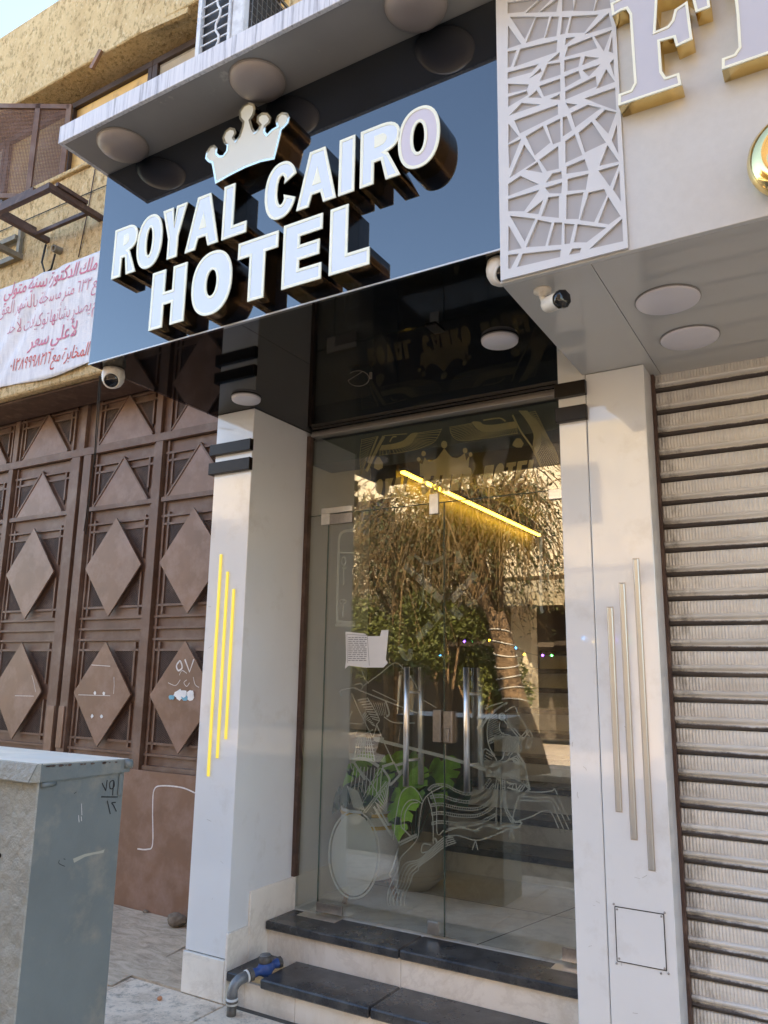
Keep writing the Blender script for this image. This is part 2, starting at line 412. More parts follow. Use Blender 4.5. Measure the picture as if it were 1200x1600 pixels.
def shape_mesh(loops, y0, y1):
    """solid with the outline(s) in X,Z and depth from y0 (front) to y1"""
    cu = bpy.data.curves.new('outline', 'CURVE'); cu.dimensions = '2D'; cu.fill_mode = 'BOTH'
    for lp in loops:
        sp = cu.splines.new('POLY'); sp.points.add(len(lp)-1)
        for p, q in zip(sp.points, lp): p.co = (q[0], q[1], 0, 1)
        sp.use_cyclic_u = True
    cu.extrude = abs(y1-y0)/2
    tmp = bpy.data.objects.new('outline', cu); COL.objects.link(tmp)
    bpy.context.view_layer.update()
    me = bpy.data.meshes.new_from_object(tmp.evaluated_get(bpy.context.evaluated_depsgraph_get()))
    bpy.data.objects.remove(tmp); bpy.data.curves.remove(cu)
    yc = (y0+y1)/2
    me.transform(Matrix(((1, 0, 0, 0), (0, 0, -1, yc), (0, 1, 0, 0), (0, 0, 0, 1))))
    me.materials.clear()
    return me
def shape(name, loops, y0, y1, mat, parent=None):
    return link_mesh(name, shape_mesh(loops, y0, y1), mat, parent)
def area(lp): return sum(a[0]*b[1]-b[0]*a[1] for a, b in zip(lp, lp[1:]+lp[:1]))/2
def inset(lp, d):
    """move the outline inwards by d (miter, limited)"""
    if area(lp) < 0: lp = lp[::-1]
    out = []; n = len(lp)
    for i in range(n):
        p0, p1, p2 = lp[i-1], lp[i], lp[(i+1) % n]
        e1 = (p1[0]-p0[0], p1[1]-p0[1]); e2 = (p2[0]-p1[0], p2[1]-p1[1])
        l1 = math.hypot(*e1) or 1; l2 = math.hypot(*e2) or 1
        n1 = (-e1[1]/l1, e1[0]/l1); n2 = (-e2[1]/l2, e2[0]/l2)
        k = 1 + n1[0]*n2[0] + n1[1]*n2[1]; k = max(k, .45)
        out.append((p1[0]+d*(n1[0]+n2[0])/k, p1[1]+d*(n1[1]+n2[1])/k))
    return out
def ribbon_bm(bm, pts, wd, y):
    """flat mark following pts (x,z) on the plane y"""
    n = len(pts); L = []
    for i in range(n):
        a = pts[max(i-1, 0)]; b = pts[min(i+1, n-1)]
        t = (b[0]-a[0], b[1]-a[1]); l = math.hypot(*t) or 1; s = (-t[1]/l*wd/2, t[0]/l*wd/2)
        L.append((bm.verts.new((pts[i][0]+s[0], y, pts[i][1]+s[1])), bm.verts.new((pts[i][0]-s[0], y, pts[i][1]-s[1]))))
    for (a, b), (c, d) in zip(L, L[1:]): bm.faces.new((a, b, d, c))
def smooth_pts(pts, k=6):
    if len(pts) < 3: return pts
    P = [pts[0]] + list(pts) + [pts[-1]]; out = []
    for i in range(1, len(P)-2):
        for j in range(k):
            t = j/k
            out.append(tuple(.5*((2*P[i][m]) + (-P[i-1][m]+P[i+1][m])*t + (2*P[i-1][m]-5*P[i][m]+4*P[i+1][m]-P[i+2][m])*t*t
                       + (-P[i-1][m]+3*P[i][m]-3*P[i+1][m]+P[i+2][m])*t**3) for m in range(len(P[0]))))
    out.append(tuple(pts[-1])); return out
def ell(cx, cz, rx, rz, n=28, p=2.0, a0=0, a1=2*math.pi):
    o = []
    full = abs(a1-a0-2*math.pi) < 1e-6
    for k in range(n if full else n+1):
        a = a0+(a1-a0)*k/n; c, s = math.cos(a), math.sin(a)
        o.append((cx+rx*math.copysign(abs(c)**(2/p), c), cz+rz*math.copysign(abs(s)**(2/p), s)))
    return o

# ------------------------------------------------------------------ ground
def sheet(name, x0, x1, y0, y1, z, mat, th=.02, kind='structure'):
    o = box(name, x0, x1, y0, y1, z-th, z, mat, None, 0); o['kind'] = kind; return o
sheet('ground', -150, 150, -160, 150, -.145, M.asphalt, .05)
sheet('road', -60, 60, -6.2, 1.05, -.125, M.asphalt)
pav = box('pavement', -40, 40, 1.2, 3.9, -.14, -.012, M.joint, None, 0); pav['kind'] = 'structure'
kerb = box('kerb', -40, 40, 1.05, 1.2, -.14, .0, M.concrete, None, .01); kerb['kind'] = 'structure'
xs = [-3.33+.61*i for i in range(-5, 8)]; ys = [1.21, 1.31, 1.92, 2.53, 3.148, 3.75]
for i in range(len(xs)-1):
    for j in range(len(ys)-1):
        if xs[i+1] < -3.3 and ys[j] > 2.9: continue      # the concrete apron in front of the gate
        if xs[i] > -3.0 and ys[j] > 3.1: continue
        hgt = random.uniform(-.003, .002)
        box('paving_stone', xs[i]+.003, xs[i+1]-.003, ys[j]+.003, ys[j+1]-.003, -.04, hgt, M.pave, pav, .003)
bm = bmesh.new()
V = {}
nx, ny = 40, 14
for i in range(nx+1):
    for j in range(ny+1):
        x = -9+ (5.62)*i/nx; y = 3.0+1.3*j/ny
        if i == nx: x = -3.335 - .10*min(1, j*1.3/ny/.6)
        V[i, j] = bm.verts.new((x, y, .004+random.uniform(-.004, .004)+.012*j/ny))
for i in range(nx):
    for j in range(ny): bm.faces.new((V[i, j], V[i+1, j], V[i+1, j+1], V[i, j+1]))
ap = obj('driveway_apron', bm, M.concrete); ap['kind'] = 'structure'
bm = bmesh.new(); abox(bm, -3.44, -3.0, 3.152, 4.2, -.05, .006)
o = obj('driveway_edge', bm, M.concrete); o['kind'] = 'structure'
sheet('far_pavement', -60, 60, -11, -6.2, .0, M.pave, .14)

# ------------------------------------------------------------------ left building (tan stucco) with gate opening
WY = 3.6; GY0 = 3.97
tb = thing('stucco_building', 'tan stucco building left of the hotel with a window strip above the gate', 'building', (-6, WY, 0))
box('wall', -9.5, -3.02, WY, WY+.30, 3.69, 5.585, M.stucco, tb, .004)        # between gate lintel and sill
box('wall', -9.5, -1.0, WY, WY+.30, 6.66, 7.56, M.stucco, tb, .01)            # spandrel above the windows
box('wall', -3.0, -1.001, WY+.002, WY+.30, 5.60, 6.655, M.stucco, tb, .004)
box('wall', -3.0, -1.001, WY+.10, WY+.30, 4.2, 4.9, M.stucco, tb, .004)
box('wall', -1.0, 9, WY+.06, WY+.30, 4.12, 7.2, M.stucco, tb, .004)
box('wall', -3.0, -1.001, WY+.10, WY+.30, 4.9, 5.595, M.stucco, tb, .004)
box('lintel', -9.5, -3.05, WY+.004, GY0-.04, 3.666, 3.688, M.rust, tb, .002)
box('ledge', -9.5, -3.05, WY-.07, WY-.002, 3.685, 3.80, M.stucco, tb, .012)
box('roof', -9.5, -1.0, WY+.302, 9, 7.2, 7.35, M.stucco, tb, 0)
box('window_soffit', -9.5, -3.0, WY+.302, WY+.42, 6.58, 6.70, M.dark_wood, tb, 0)
box('back_wall', -9.5, -3.0, WY+.55, WY+.6, 4.0, 7.19, M.void, tb, 0)
box('side_wall', -9.6, -9.502, WY, 9, 0, 7.3, M.stucco, tb, 0)
box('window_sill', -9.5, -3.02, WY-.03, WY+.32, 5.587, 5.625, M.stucco, tb, .006)
wx = [-7.6, -6.6, -5.66, -4.60, -3.9, -3.05]
for i in range(len(wx)-1):
    a, b = wx[i], wx[i+1]
    wf = thing('window_frame', None, None, (a, WY+.25, 5.6)); wf.parent = tb; wf.location = Vector((a, WY+.25, 5.6))-ORG[tb.name]
    del_keys = None
    fr = box('frame_rail', a+.002, b-.002, WY+.20, WY+.27, 6.52, 6.579, M.dark_wood, wf)
    box('frame_rail', a+.002, b-.002, WY+.20, WY+.27, 5.63, 5.68, M.dark_wood, wf)
    box('frame_stile', a+.002, a+.062, WY+.20, WY+.27, 5.682, 6.518, M.dark_wood, wf)
    box('frame_stile', b-.05, b-.004, WY+.20, WY+.27, 5.682, 6.518, M.dark_wood, wf)
    if i in (0, 3):
        bm = bmesh.new()
        n = 60
        for k in range(n):
            z = 5.69+.82*k/n
            abar(bm, (a+.064, WY+.232, z), (b-.052, WY+.232, z), .004, .003)
        for k in range(46):
            x = a+.07+(b-a-.13)*k/46
            abar(bm, (x, WY+.229, 5.684), (x, WY+.229, 6.516), .004, .003)
        o = obj('insect_mesh', bm, M.rope, wf); o['kind'] = 'stuff'
        box('board', a+.064, b-.052, WY+.245, WY+.26, 5.684, 6.516, M.ochre, wf, 0)
    else:
        box('board', a+.064, b-.052, WY+.235, WY+.25, 5.684, 6.516, M.ochre, wf, 0)
# loose timbers stuck under the spandrel
bar('batten', at(145, 109, WY-.012), at(160, 80, WY-.012), .045, .025, M.wood, tb)
bar('batten', (-4.52, WY+.02, 6.655), (-4.02, WY+.04, 6.63), .05, .03, M.stucco, tb, (0, -1, 0))
tube('conduit', [(-8, WY-.012, 5.35), (-5.2, WY-.012, 5.33), (-3.03, WY-.012, 5.30)], .004, M.rubber, tb, 5)
for x, a in ((-5.02, .10), (-4.36, .02), (-4.72, .0)):
    tube('wall_cable', [(x+a, WY-.01, 5.58), (x+a*.6, WY-.008, 5.2), (x, WY-.01, 4.77)], .0045, M.rust, tb, 5)
# open mesh shutter leaf, hinged on the window
S0 = Vector((-5.60, WY+.15, 0)); sd = Vector((-.86, -.51, 0)).normalized(); sn = Vector((sd.y, -sd.x, 0))
sh = thing('window_shutter', 'open brown steel mesh shutter leaf hung on the upper window', 'window shutter', (S0.x, S0.y, 5.58))
def sp(u, z): return S0 + sd*u + Vector((0, 0, z))
for u0, u1, z0, z1 in ((0, 1.1, 6.50, 6.50), (0, 1.1, 5.60, 5.60)):
    bar('frame_rail', sp(u0, z0), sp(u1, z1), .045, .03, M.iron, sh, sn)
for u in (.0, .28, 1.1):
    bar('frame_stile', sp(u, 5.575), sp(u, 6.525), .045, .034, M.iron, sh, sn)
bm = bmesh.new()
for k in range(62):
    z = 5.625+.85*k/62
    for (u0, u1) in ((.023, .257), (.303, 1.077)): abar(bm, sp(u0, z)+sn*.012, sp(u1, z+.01)+sn*.012, .0045, .004, sn)
for k in range(78):
    u = .023+1.05*k/78
    abar(bm, sp(u, 5.62)+sn*.017, sp(u+.012, 6.48)+sn*.017, .0045, .004, sn)
o = obj('steel_mesh', bm, M.iron_plate, sh); o['kind'] = 'stuff'

# steel brackets sticking out of the wall
br = thing('bracket_frame', 'brown angle iron frame sticking out of the stucco wall above the banner', 'bracket', (-5.1, WY, 5.02))
z = 5.024
def flatbar(name, a, b, parent, mat=M.rust, wd=.045, dp=.045): return bar(name, (a[0], a[1], z), (b[0], b[1], z), wd, dp, mat, parent, (0, 0, 1))
flatbar('angle_bar', (-4.80, 3.11), (-4.80, 3.66), br)
flatbar('angle_bar', (-5.455, 3.11), (-5.455, 3.66), br)
flatbar('angle_bar', (-5.432, 3.135), (-4.824, 3.135), br)
flatbar('cross_bar', (-5.432, 3.482), (-4.824, 3.482), br, wd=.03, dp=.03)
box('upper_angle', -5.47, -5.44, 3.15, 3.48, z+.046, z+.075, M.rust, br)
box('upper_angle', -4.79, -4.76, 3.17, 3.44, z+.046, z+.078, M.rust, br)
box('upper_angle', -5.40, -4.98, 3.115, 3.145, z+.046, z+.078, M.rust, br)
br2 = thing('bracket_frame', 'weathered grey bracket with a vertical leg at the left edge above the banner', 'bracket', (-5.9, WY, 4.9))
z = 4.965
flatbar('angle_bar', (-5.80, 3.20), (-5.80, 3.66), br2, M.bracket_grey)
flatbar('angle_bar', (-6.6, 3.575), (-5.824, 3.575), br2, M.bracket_grey)
flatbar('angle_bar', (-6.6, 3.24), (-5.824, 3.24), br2, M.bracket_grey)
bar('upright', (-5.80, 3.585, 5.011), (-5.80, 3.585, 5.30), .04, .03, M.bracket_grey, br2)
z = 5.14
flatbar('angle_bar', (-6.6, 3.555), (-5.824, 3.555), br2, M.bracket_grey)
z = 5.25
flatbar('angle_bar', (-5.80, 3.30), (-5.80, 3.55), br2, M.bracket_grey)
# broken spout under the bracket
sp_o = thing('drain_spout', 'short broken drain spout in the stucco wall under the bracket', 'pipe', (-5.27, WY, 4.85))
lathe('pipe_stub', (-5.27, WY+.02, 4.90), [(.02, 0), (.02, .09), (.032, .09), (.032, 0)], M.bracket_grey, sp_o, 12, (0, -1, -.1))
tube('hanging_wire', [(-5.45, WY-.02, 5.0), (-5.43, WY-.05, 4.82), (-5.40, WY-.03, 4.72), (-5.34, WY-.02, 4.75), (-5.28, WY-.04, 4.86)], .008, M.rubber, sp_o, 6)

# ------------------------------------------------------------------ banner
BY = WY-.085
bn = thing('banner', 'white cloth banner with red Arabic lettering hung on the stucco wall', 'banner', (-5.6, BY, 3.8))
b_tl, b_tr = at(0, 448, BY), at(159, 396, BY); b_bl, b_br = at(0, 606, BY), at(143, 572.5, BY)
ztop = (b_tl.z+b_tr.z)/2; zbot = (b_bl.z+b_br.z)/2
def cloth_y(x, zz):
    y = BY + .008*math.sin(x*3.1)+.006*math.sin(zz*9+x*2)
    d = (x+5.9)*.80-(zz-3.85)*.60                          # folds pulled across the lower left corner
    if x < -5.0: y += .014*math.sin(d*26)*max(0, 1-abs(d)/.34)
    return y
bm = bmesh.new(); g = {}
nx, nz = 110, 40
for i in range(nx+1):
    for j in range(nz+1):
        x = -7.2+(4.2)*i/nx; zz = zbot + (ztop-zbot)*j/nz
        yy = cloth_y(x, zz)
        g[i, j] = bm.verts.new((x, yy, zz + .02*math.sin(i*.2)*(j == 0)))
for i in range(nx):
    for j in range(nz): bm.faces.new((g[i, j], g[i+1, j], g[i+1, j+1], g[i, j+1]))
cl = obj('cloth', bm, M.banner, bn, True)
sol = cl.modifiers.new('thickness', 'SOLIDIFY'); sol.thickness = .002; sol.offset = 0
# Arabic shaping with the built-in font: pick joined glyph forms and lay them right to left
AF = {'ا': 'FE8D FE8E', 'أ': 'FE83 FE84', 'ب': 'FE8F FE90 FE91 FE92', 'ت': 'FE95 FE96 FE97 FE98', 'ة': 'FE93 FE94', 'ج': 'FE9D FE9E FE9F FEA0',
      'ح': 'FEA1 FEA2 FEA3 FEA4', 'خ': 'FEA5 FEA6 FEA7 FEA8', 'د': 'FEA9 FEAA', 'ر': 'FEAD FEAE', 'س': 'FEB1 FEB2 FEB3 FEB4', 'ش': 'FEB5 FEB6 FEB7 FEB8',
      'ص': 'FEB9 FEBA FEBB FEBC', 'ع': 'FEC9 FECA FECB FECC', 'ق': 'FED5 FED6 FED7 FED8', 'ك': 'FED9 FEDA FEDB FEDC', 'ل': 'FEDD FEDE FEDF FEE0',
      'م': 'FEE1 FEE2 FEE3 FEE4', 'ن': 'FEE5 FEE6 FEE7 FEE8', 'ه': 'FEE9 FEEA FEEB FEEC', 'و': 'FEED FEEE', 'ي': 'FEF1 FEF2 FEF3 FEF4'}
AF = {k: [chr(int(x, 16)) for x in v.split()] for k, v in AF.items()}
def arabic(s):
    s = s.replace('لأ', '\uE001').replace('لا', '\uE000')
    lig = {'\uE000': ['\uFEFB', '\uFEFC'], '\uE001': ['\uFEF7', '\uFEF8']}
    forms = dict(AF); forms.update(lig); out = []
    for i, c in enumerate(s):
        if c not in forms: out.append(c); continue
        fm = forms[c]
        prev_j = i > 0 and s[i-1] in forms and len(forms[s[i-1]]) == 4
        next_j = i+1 < len(s) and s[i+1] in forms and len(fm) == 4
        out.append(fm[(1 if prev_j else 0) + (2 if next_j else 0)])
    vis = out[::-1]; s2 = ''.join(vis)
    # numbers read left to right
    res = ''; num = ''
    for c in s2:
        if '\u0660' <= c <= '\u0669': num = c+num
        else: res += num+c; num = ''
    return res+num
def text_mesh(body, bold=0):
    cu = bpy.data.curves.new('lettering', 'FONT'); cu.body = body; cu.size = 1; cu.offset = bold; cu.resolution_u = 3
    tmp = bpy.data.objects.new('lettering', cu); COL.objects.link(tmp); bpy.context.view_layer.update()
    me = bpy.data.meshes.new_from_object(tmp.evaluated_get(bpy.context.evaluated_depsgraph_get()))
    bpy.data.objects.remove(tmp); bpy.data.curves.remove(cu); me.materials.clear(); return me
def print_line(body, pl, pr, hgt, mat, bold, y):
    """words between the measured baseline ends pl and pr (world points), slightly slanted; right-hand word first"""
    words = [text_mesh(arabic(w_), bold) for w_ in body.split()][::-1]
    ext = [(min(v.co.x for v in m_.vertices), max(v.co.x for v in m_.vertices)) for m_ in words]
    gap = .24; tot = sum(b-a for a, b in ext) + gap*(len(words)-1)
    kx = (pr.x-pl.x)/tot; off = 0
    for me, (a, b) in zip(words, ext):
        for v in me.vertices:
            u, h = v.co.x-a+off, v.co.y
            X = pl.x+u*kx + h*hgt*.16
            Z = pl.z+(pr.z-pl.z)*u/tot + h*hgt
            v.co = (X, cloth_y(X, Z)-.005, Z)
        off += b-a+gap
        link_mesh('printed_word', me, mat, bn)
z8 = lambda x, y: at(x/6.667, 390+y/6.667, BY-.005)
print_line('ر ملك الدكتورة سنية متولي', z8(40, 500), z8(1075, 190), .165, M.ink, .007, BY)
print_line('يع ٦٣٢ متر مسجلة بالشهر العق', z8(-20, 690), z8(1045, 395), .15, M.ink, -.011, BY)
print_line('م يصدر بشأنها توكيلات لأحد', z8(60, 880), z8(1010, 620), .15, M.ink, -.011, BY)
print_line('لأعلي سعر', z8(275, 1030), z8(785, 890), .165, M.ink, .007, BY)
print_line('المخابرة مع ٠١٢٨٩٩٩٨٢١٦', z8(100, 1270), z8(920, 1100), .15, M.ink_warm, .001, BY)

# ------------------------------------------------------------------ iron gate
GY = 3.97
gt = thing('iron_gate', 'brown iron double gate with raised diamond plates beside the hotel entrance', 'gate', (-5.19, GY, 0))
# backing sheets, one per leaf and one for the fixed top
box('back_sheet', -7.6, -5.20, GY+.012, GY+.02, .04, 3.235, M.iron, gt, 0)
box('back_sheet', -5.17, -3.05, GY+.012, GY+.02, .04, 3.235, M.iron, gt, 0)
box('back_sheet', -7.6, -3.05, GY+.012, GY+.02, 3.305, 4.1, M.iron, gt, 0)
box('dark_gap', -7.6, -3.05, GY+.06, GY+.07, .0, 4.1, M.void, gt, 0)
box('top_rail', -7.6, -3.05, GY-.03, GY+.01, 3.238, 3.302, M.iron, gt)
for x in (-6.93, -6.11, -5.225, -4.36, -3.54): box('top_post', x-.03, x+.03, GY-.022, GY+.011, 3.304, 4.1, M.iron, gt)
stiles = [(-6.94, .05), (-6.12, .06), (-5.265, .10), (-5.125, .09), (-4.32, .075), (-3.52, .075)]
for x, wd in stiles:
    box('stile', x-wd/2, x+wd/2, GY-.034, GY+.011, .02, 3.236, M.iron, gt)
box('lock_plate', -5.30, -5.215, GY-.046, GY-.036, .93, 1.28, M.iron_plate, gt)
box('lock_plate', -5.165, -5.10, GY-.046, GY-.036, .98, 1.28, M.iron_plate, gt)
box('kick_plate', -7.6, -5.20, GY-.030, GY-.020, .05, .885, M.iron_plate, gt, .003)
box('kick_plate', -5.165, -3.05, GY-.038, GY-.0345, .012, .885, M.iron_plate, gt, .0015)
cols = [(-6.88, -6.16), (-6.08, -5.33), (-5.07, -4.365), (-4.27, -3.565), (-3.47, -3.05)]
def plate_mesh(pts, dp):
    return shape_mesh([pts], -dp, 0)
hw = .305
dia3 = plate_mesh([(0, .372), (-hw, 0), (0, -.372), (hw, 0)], .012); dia3.materials.append(M.iron_plate)
tri = plate_mesh([(0, .34), (-.30, -.03), (.30, -.03)], .012); tri.materials.append(M.iron_plate)
barcache = {}
def gbar(name, a, b, wd=.016, dp=.02, yo=0):
    (x0, z0), (x1, z1) = a, b
    key = (round(x1-x0, 3), round(z1-z0, 3), wd, dp)
    if key not in barcache:
        bm = bmesh.new(); abar(bm, (0, 0, 0), (x1-x0, 0, z1-z0), wd, dp); bmesh.ops.recalc_face_normals(bm, faces=bm.faces)
        me = bm_mesh(bm, name); me.materials.append(M.iron); barcache[key] = me
    return inst(name, barcache[key], gt, (x0, GY+.012+yo, z0))
def mesh_tri(p, q, r):
    """expanded-metal infill clipped to a triangle"""
    bm = bmesh.new()
    def clip(a, b):
        ts = []
        T = (p, q, r)
        for i in range(3):
            c, d = T[i], T[(i+1) % 3]
            den = (b[0]-a[0])*(d[1]-c[1])-(b[1]-a[1])*(d[0]-c[0])
            if abs(den) < 1e-9: continue
            t = ((c[0]-a[0])*(d[1]-c[1])-(c[1]-a[1])*(d[0]-c[0]))/den
            s = ((c[0]-a[0])*(b[1]-a[1])-(c[1]-a[1])*(b[0]-a[0]))/den
            if -1e-6 <= s <= 1+1e-6: ts.append(t)
        if len(ts) < 2: return None
        t0, t1 = min(ts), max(ts)
        if t1-t0 < 1e-3: return None
        return (a[0]+(b[0]-a[0])*t0, a[1]+(b[1]-a[1])*t0), (a[0]+(b[0]-a[0])*t1, a[1]+(b[1]-a[1])*t1)
    cx = (p[0]+q[0]+r[0])/3; cz = (p[1]+q[1]+r[1])/3
    for sgn in (1, -1):
        for k in range(-24, 25):
            o = k*.0125
            c = clip((cx-1, cz-sgn*.5+o), (cx+1, cz+sgn*.5+o))
            if c: abar(bm, (c[0][0], GY+.004+.002*sgn, c[0][1]), (c[1][0], GY+.004+.002*sgn, c[1][1]), .0042, .003)
    o = obj('expanded_metal', bm, M.rust, gt); o['kind'] = 'stuff'
def void_tri(p, q, r):
    shape('mesh_backing', [[p, q, r]], GY+.009, GY+.0115, M.void, gt)
for ci, (x0, x1) in enumerate(cols):
    xc = (x0+x1)/2 if ci < 4 else -3.117
    a, b = x0+.075, (x1-.075 if ci < 4 else x1)
    # vertical bars
    for (za, zb) in ((.90, 1.80), (1.80, 2.775), (2.80, 3.236), (3.304, 3.80)):
        gbar('bar', (x0+.025, za), (x0+.025, zb))
        if ci < 4: gbar('bar', (x1-.025, za), (x1-.025, zb))
    for (za, zb) in ((1.02, 1.32), (1.44, 1.75), (1.95, 2.26), (2.37, 2.69), (2.80, 3.16), (3.31, 3.66)):
        if za > 2.7 and za < 2.9: za, zb = 2.90, 3.15
        if za > 3.2: za, zb = 3.40, 3.66
        gbar('bar', (a, za), (a, zb))
        if ci < 4: gbar('bar', (b, za), (b, zb))
    # horizontals
    for zz in (.985, 1.77, 1.85, 1.93, 2.66, 3.14, 3.66): gbar('bar', (x0, zz), (x1, zz), .016, .022)
    for zz in (1.06, 1.695, 2.01, 2.60, 3.08, 3.60):
        gbar('bar', (x0+.03, zz), (xc-.07, zz)); 
        if ci < 4: gbar('bar', (xc+.07, zz), (x1-.03, zz))
    gbar('rail', (x0, 2.785), (x1, 2.785), .034, .034)
    gbar('rail', (x0, .90), (x1, .90), .03, .03)
    # diamonds and half diamonds
    for zc, me in ((1.383, dia3), (2.312, dia3)):
        inst('diamond_plate', me, gt, (xc, GY-.026, zc))
    for zb in (2.825, 3.335):
        inst('triangle_plate', tri, gt, (xc, GY-.004, zb))
        gbar('trim', (xc-.30, zb-.02), (xc, zb+.345), .014, .034)
        if ci < 4: gbar('trim', (xc+.30, zb-.02), (xc, zb+.345), .014, .034)
    # mesh corners
    sides = (-1, 1) if ci < 4 else (-1,)
    for s in sides:
        xe = a if s < 0 else b
        for (zt, zc, kind) in ((1.695, 1.44, 'd'), (1.06, 1.33, 'd'), (2.60, 2.37, 'd'), (2.01, 2.26, 'd'), (3.08, 2.86, 't'), (3.60, 3.37, 't')):
            if kind == 'd': xi = xc + s*hw*(1-abs(zt-(1.383 if zt < 1.8 else 2.312))/.372)*-1*-1
            else: xi = xc + s*.11
            if kind == 'd': xi = xc + s*(.305*(1-abs(zt-(1.383 if zt < 1.8 else 2.312))/.372)+.0)
            P, Q, Rr = (xe-s*.004, zt), (xi, zt), (xe-s*.004, zc)
            void_tri(P, Q, Rr); mesh_tri(P, Q, Rr)
# marks on the gate
z4p = lambda x, y: (lambda v: (v.x, v.z))(at(x/3.4286, 880+y/3.4286, GY-.04))
def marks(name, strokes, wd, y, mat, parent, fn, sm=True, lab=None):
    bm = bmesh.new()
    for s in strokes:
        pts = [fn(*q) for q in s]
        ribbon_bm(bm, smooth_pts(pts, 5) if sm else pts, wd, y)
    o = obj(name, bm, mat, parent)
    if lab: o['label'] = lab
    return o
GYd = GY-.0395
marks('chalk_digit', [[(960, 525), (945, 550), (955, 575), (975, 560), (968, 528), (958, 524)]], .012, GYd, M.chalk, gt, z4p)
marks('chalk_digit', [[(990, 515), (1015, 582), (1038, 515)]], .012, GYd, M.chalk, gt, z4p, False)
for st in ([(960, 600), (975, 575), (1000, 590)], [(1000, 625), (985, 640), (1000, 660), (1015, 640)], [(1035, 610), (1045, 650), (1065, 665)], [(900, 640), (940, 655), (965, 625)]):
    marks('scratch', [st], .004, GYd, M.chalk, gt, z4p)
def blob(name, cx, cz, r, y, mat, parent, n=11, ax=1.0):
    lp = [(cx+ax*r*(.7+.5*random.random())*math.cos(2*math.pi*k/n), cz+r*(.7+.5*random.random())*math.sin(2*math.pi*k/n)) for k in range(n)]
    return shape(name, [lp], y, y+.001, mat, parent)
for (x, y) in ((508, 695), (556, 698), (493, 820), (543, 822)):
    p = z4p(x, y); blob('glue_dot', p[0], p[1], .014, GYd-.001, M.glue, gt)
for k, (x, y, m_, r) in enumerate(((960, 705, M.glue, .034), (1015, 708, M.glue, .034), (990, 722, M.blue_scrap, .020), (920, 718, M.blue_scrap, .018), (985, 700, M.glue, .026), (1025, 695, M.glue, .02))):
    p = z4p(x, y); blob('poster_remnant', p[0], p[1], r, GYd-.001-.0012*k, m_, gt, 13, 1.5)
for (x0, y0, x1, y1) in ((420, 705, 590, 710), (80, 710, 180, 712), (610, 610, 608, 700), (490, 545, 590, 552), (170, 600, 190, 690)):
    marks('scratch', [[(x0, y0), ((x0+x1)/2+2, (y0+y1)/2), (x1, y1)]], .004, GYd, M.chalk, gt, z4p)
k5 = lambda x, y: (lambda v: (v.x, v.z))(at(x/2.609, 1150+y/2.609, GY-.04))
marks('chalk_line', [[(560, 460), (600, 462), (622, 440), (622, 300), (628, 220), (660, 203), (740, 210), (795, 232)]], .009, GY-.0398, M.chalk, gt, k5)

# cable hanging down the gate
cb = thing('hanging_cable', 'thin black cable hanging in front of the gate from the camera', 'cable', (-3.03, 2.5, 2.9))
c1 = at(154, 590, 2.6); 
tube('cable', [at(156, 588, 2.62), at(152, 640, 3.2), at(147, 720, 3.80), at(140, 780, 3.9), at(134, 835, 3.91)], .0042, M.rubber, cb, 6)
tube('cable', [at(158, 588, 2.62), at(154, 650, 3.2), at(149, 715, 3.80), at(139, 775, 3.9), at(131, 830, 3.91)], .0036, M.rubber, cb, 6)

# loose stone by the gate
def rock(name, c, r, mat, label, cat, sq=(1, 1, .6), seed=1):
    rd = random.Random(seed); bm = bmesh.new(); bmesh.ops.create_icosphere(bm, subdivisions=3, radius=r)
    for v in bm.verts:
        k = 1+.22*math.sin(v.co.x*41+seed)+.18*math.sin(v.co.y*37+v.co.z*30)+rd.uniform(-.05, .05)
        v.co = Vector((v.co.x*k*sq[0], v.co.y*k*sq[1], v.co.z*k*sq[2]))
    zmin = min(v.co.z for v in bm.verts)
    for v in bm.verts: v.co += Vector((c[0], c[1], c[2]-zmin-.004))
    o = obj(name, bm, mat); tag(o, label, cat); return o
rock('stone', (-3.73, 3.83, .012), .055, M.stone, 'broken stone lying on the concrete under the gate', 'stone', (1.35, .8, .6), 2)
rock('stone', (-4.10, 3.92, .012), .022, M.stone, 'small dark stone under the gate behind the cabinet', 'stone', (1.3, .8, .6), 5)
rock('brick_chip', (-3.02, 3.02, 0), .012, M.brick_scrap, 'tiny orange brick chip on the paving by the pillar foot', 'rubble', (1, 1, .8), 3)

# ------------------------------------------------------------------ hotel entrance structure
PY = 3.157; DY = 3.68; SOF = 2.99
XL0, XL1 = -3.006, -2.735
hp = thing('entrance_pillar', 'white clad pillar left of the glass doors with three lit yellow strips', 'pillar', (-2.87, 3.4, 0))
box('cladding', XL0, XL1, PY, DY+.02, .190, SOF-.001, M.white_panel, hp, .003)
box('core', XL0+.01, XL1-.01, PY+.01, DY, 0, .188, M.void, hp, 0)
box('skirting', XL0-.004, XL1-.002, PY-.012, PY+.009, .0, .187, M.marble, hp, .003)
box('skirting', XL0-.004, XL0+.009, PY+.0095, DY, .0, .187, M.marble, hp, .003)
box('side_skirting', XL1-.001, XL1+.014, PY-.011, 3.302, 0, .309, M.marble, hp, .003)
box('side_skirting', XL1-.001, XL1+.014, 3.304, DY, 0, .466, M.marble, hp, .003)
zz_led = (((-2.917), 1.021, 2.178), (-2.8625, 1.114, 2.08), (-2.812, 1.211, 1.984))
for x, z0, z1 in zz_led:
    box('led_strip', x-.009, x+.009, PY-.007, PY-.0005, z0, z1, M.led_yellow, hp, .002)
for z0, z1 in ((2.742, 2.806), (2.632, 2.700)):
    box('trim_band', XL0-.02, XL1+.008, PY-.03, PY-.0008, z0, z1, M.black_band, hp, .002)
    box('trim_band', XL0-.02, XL0-.0008, PY+.0, PY+.25, z0, z1, M.black_band, hp, .002)
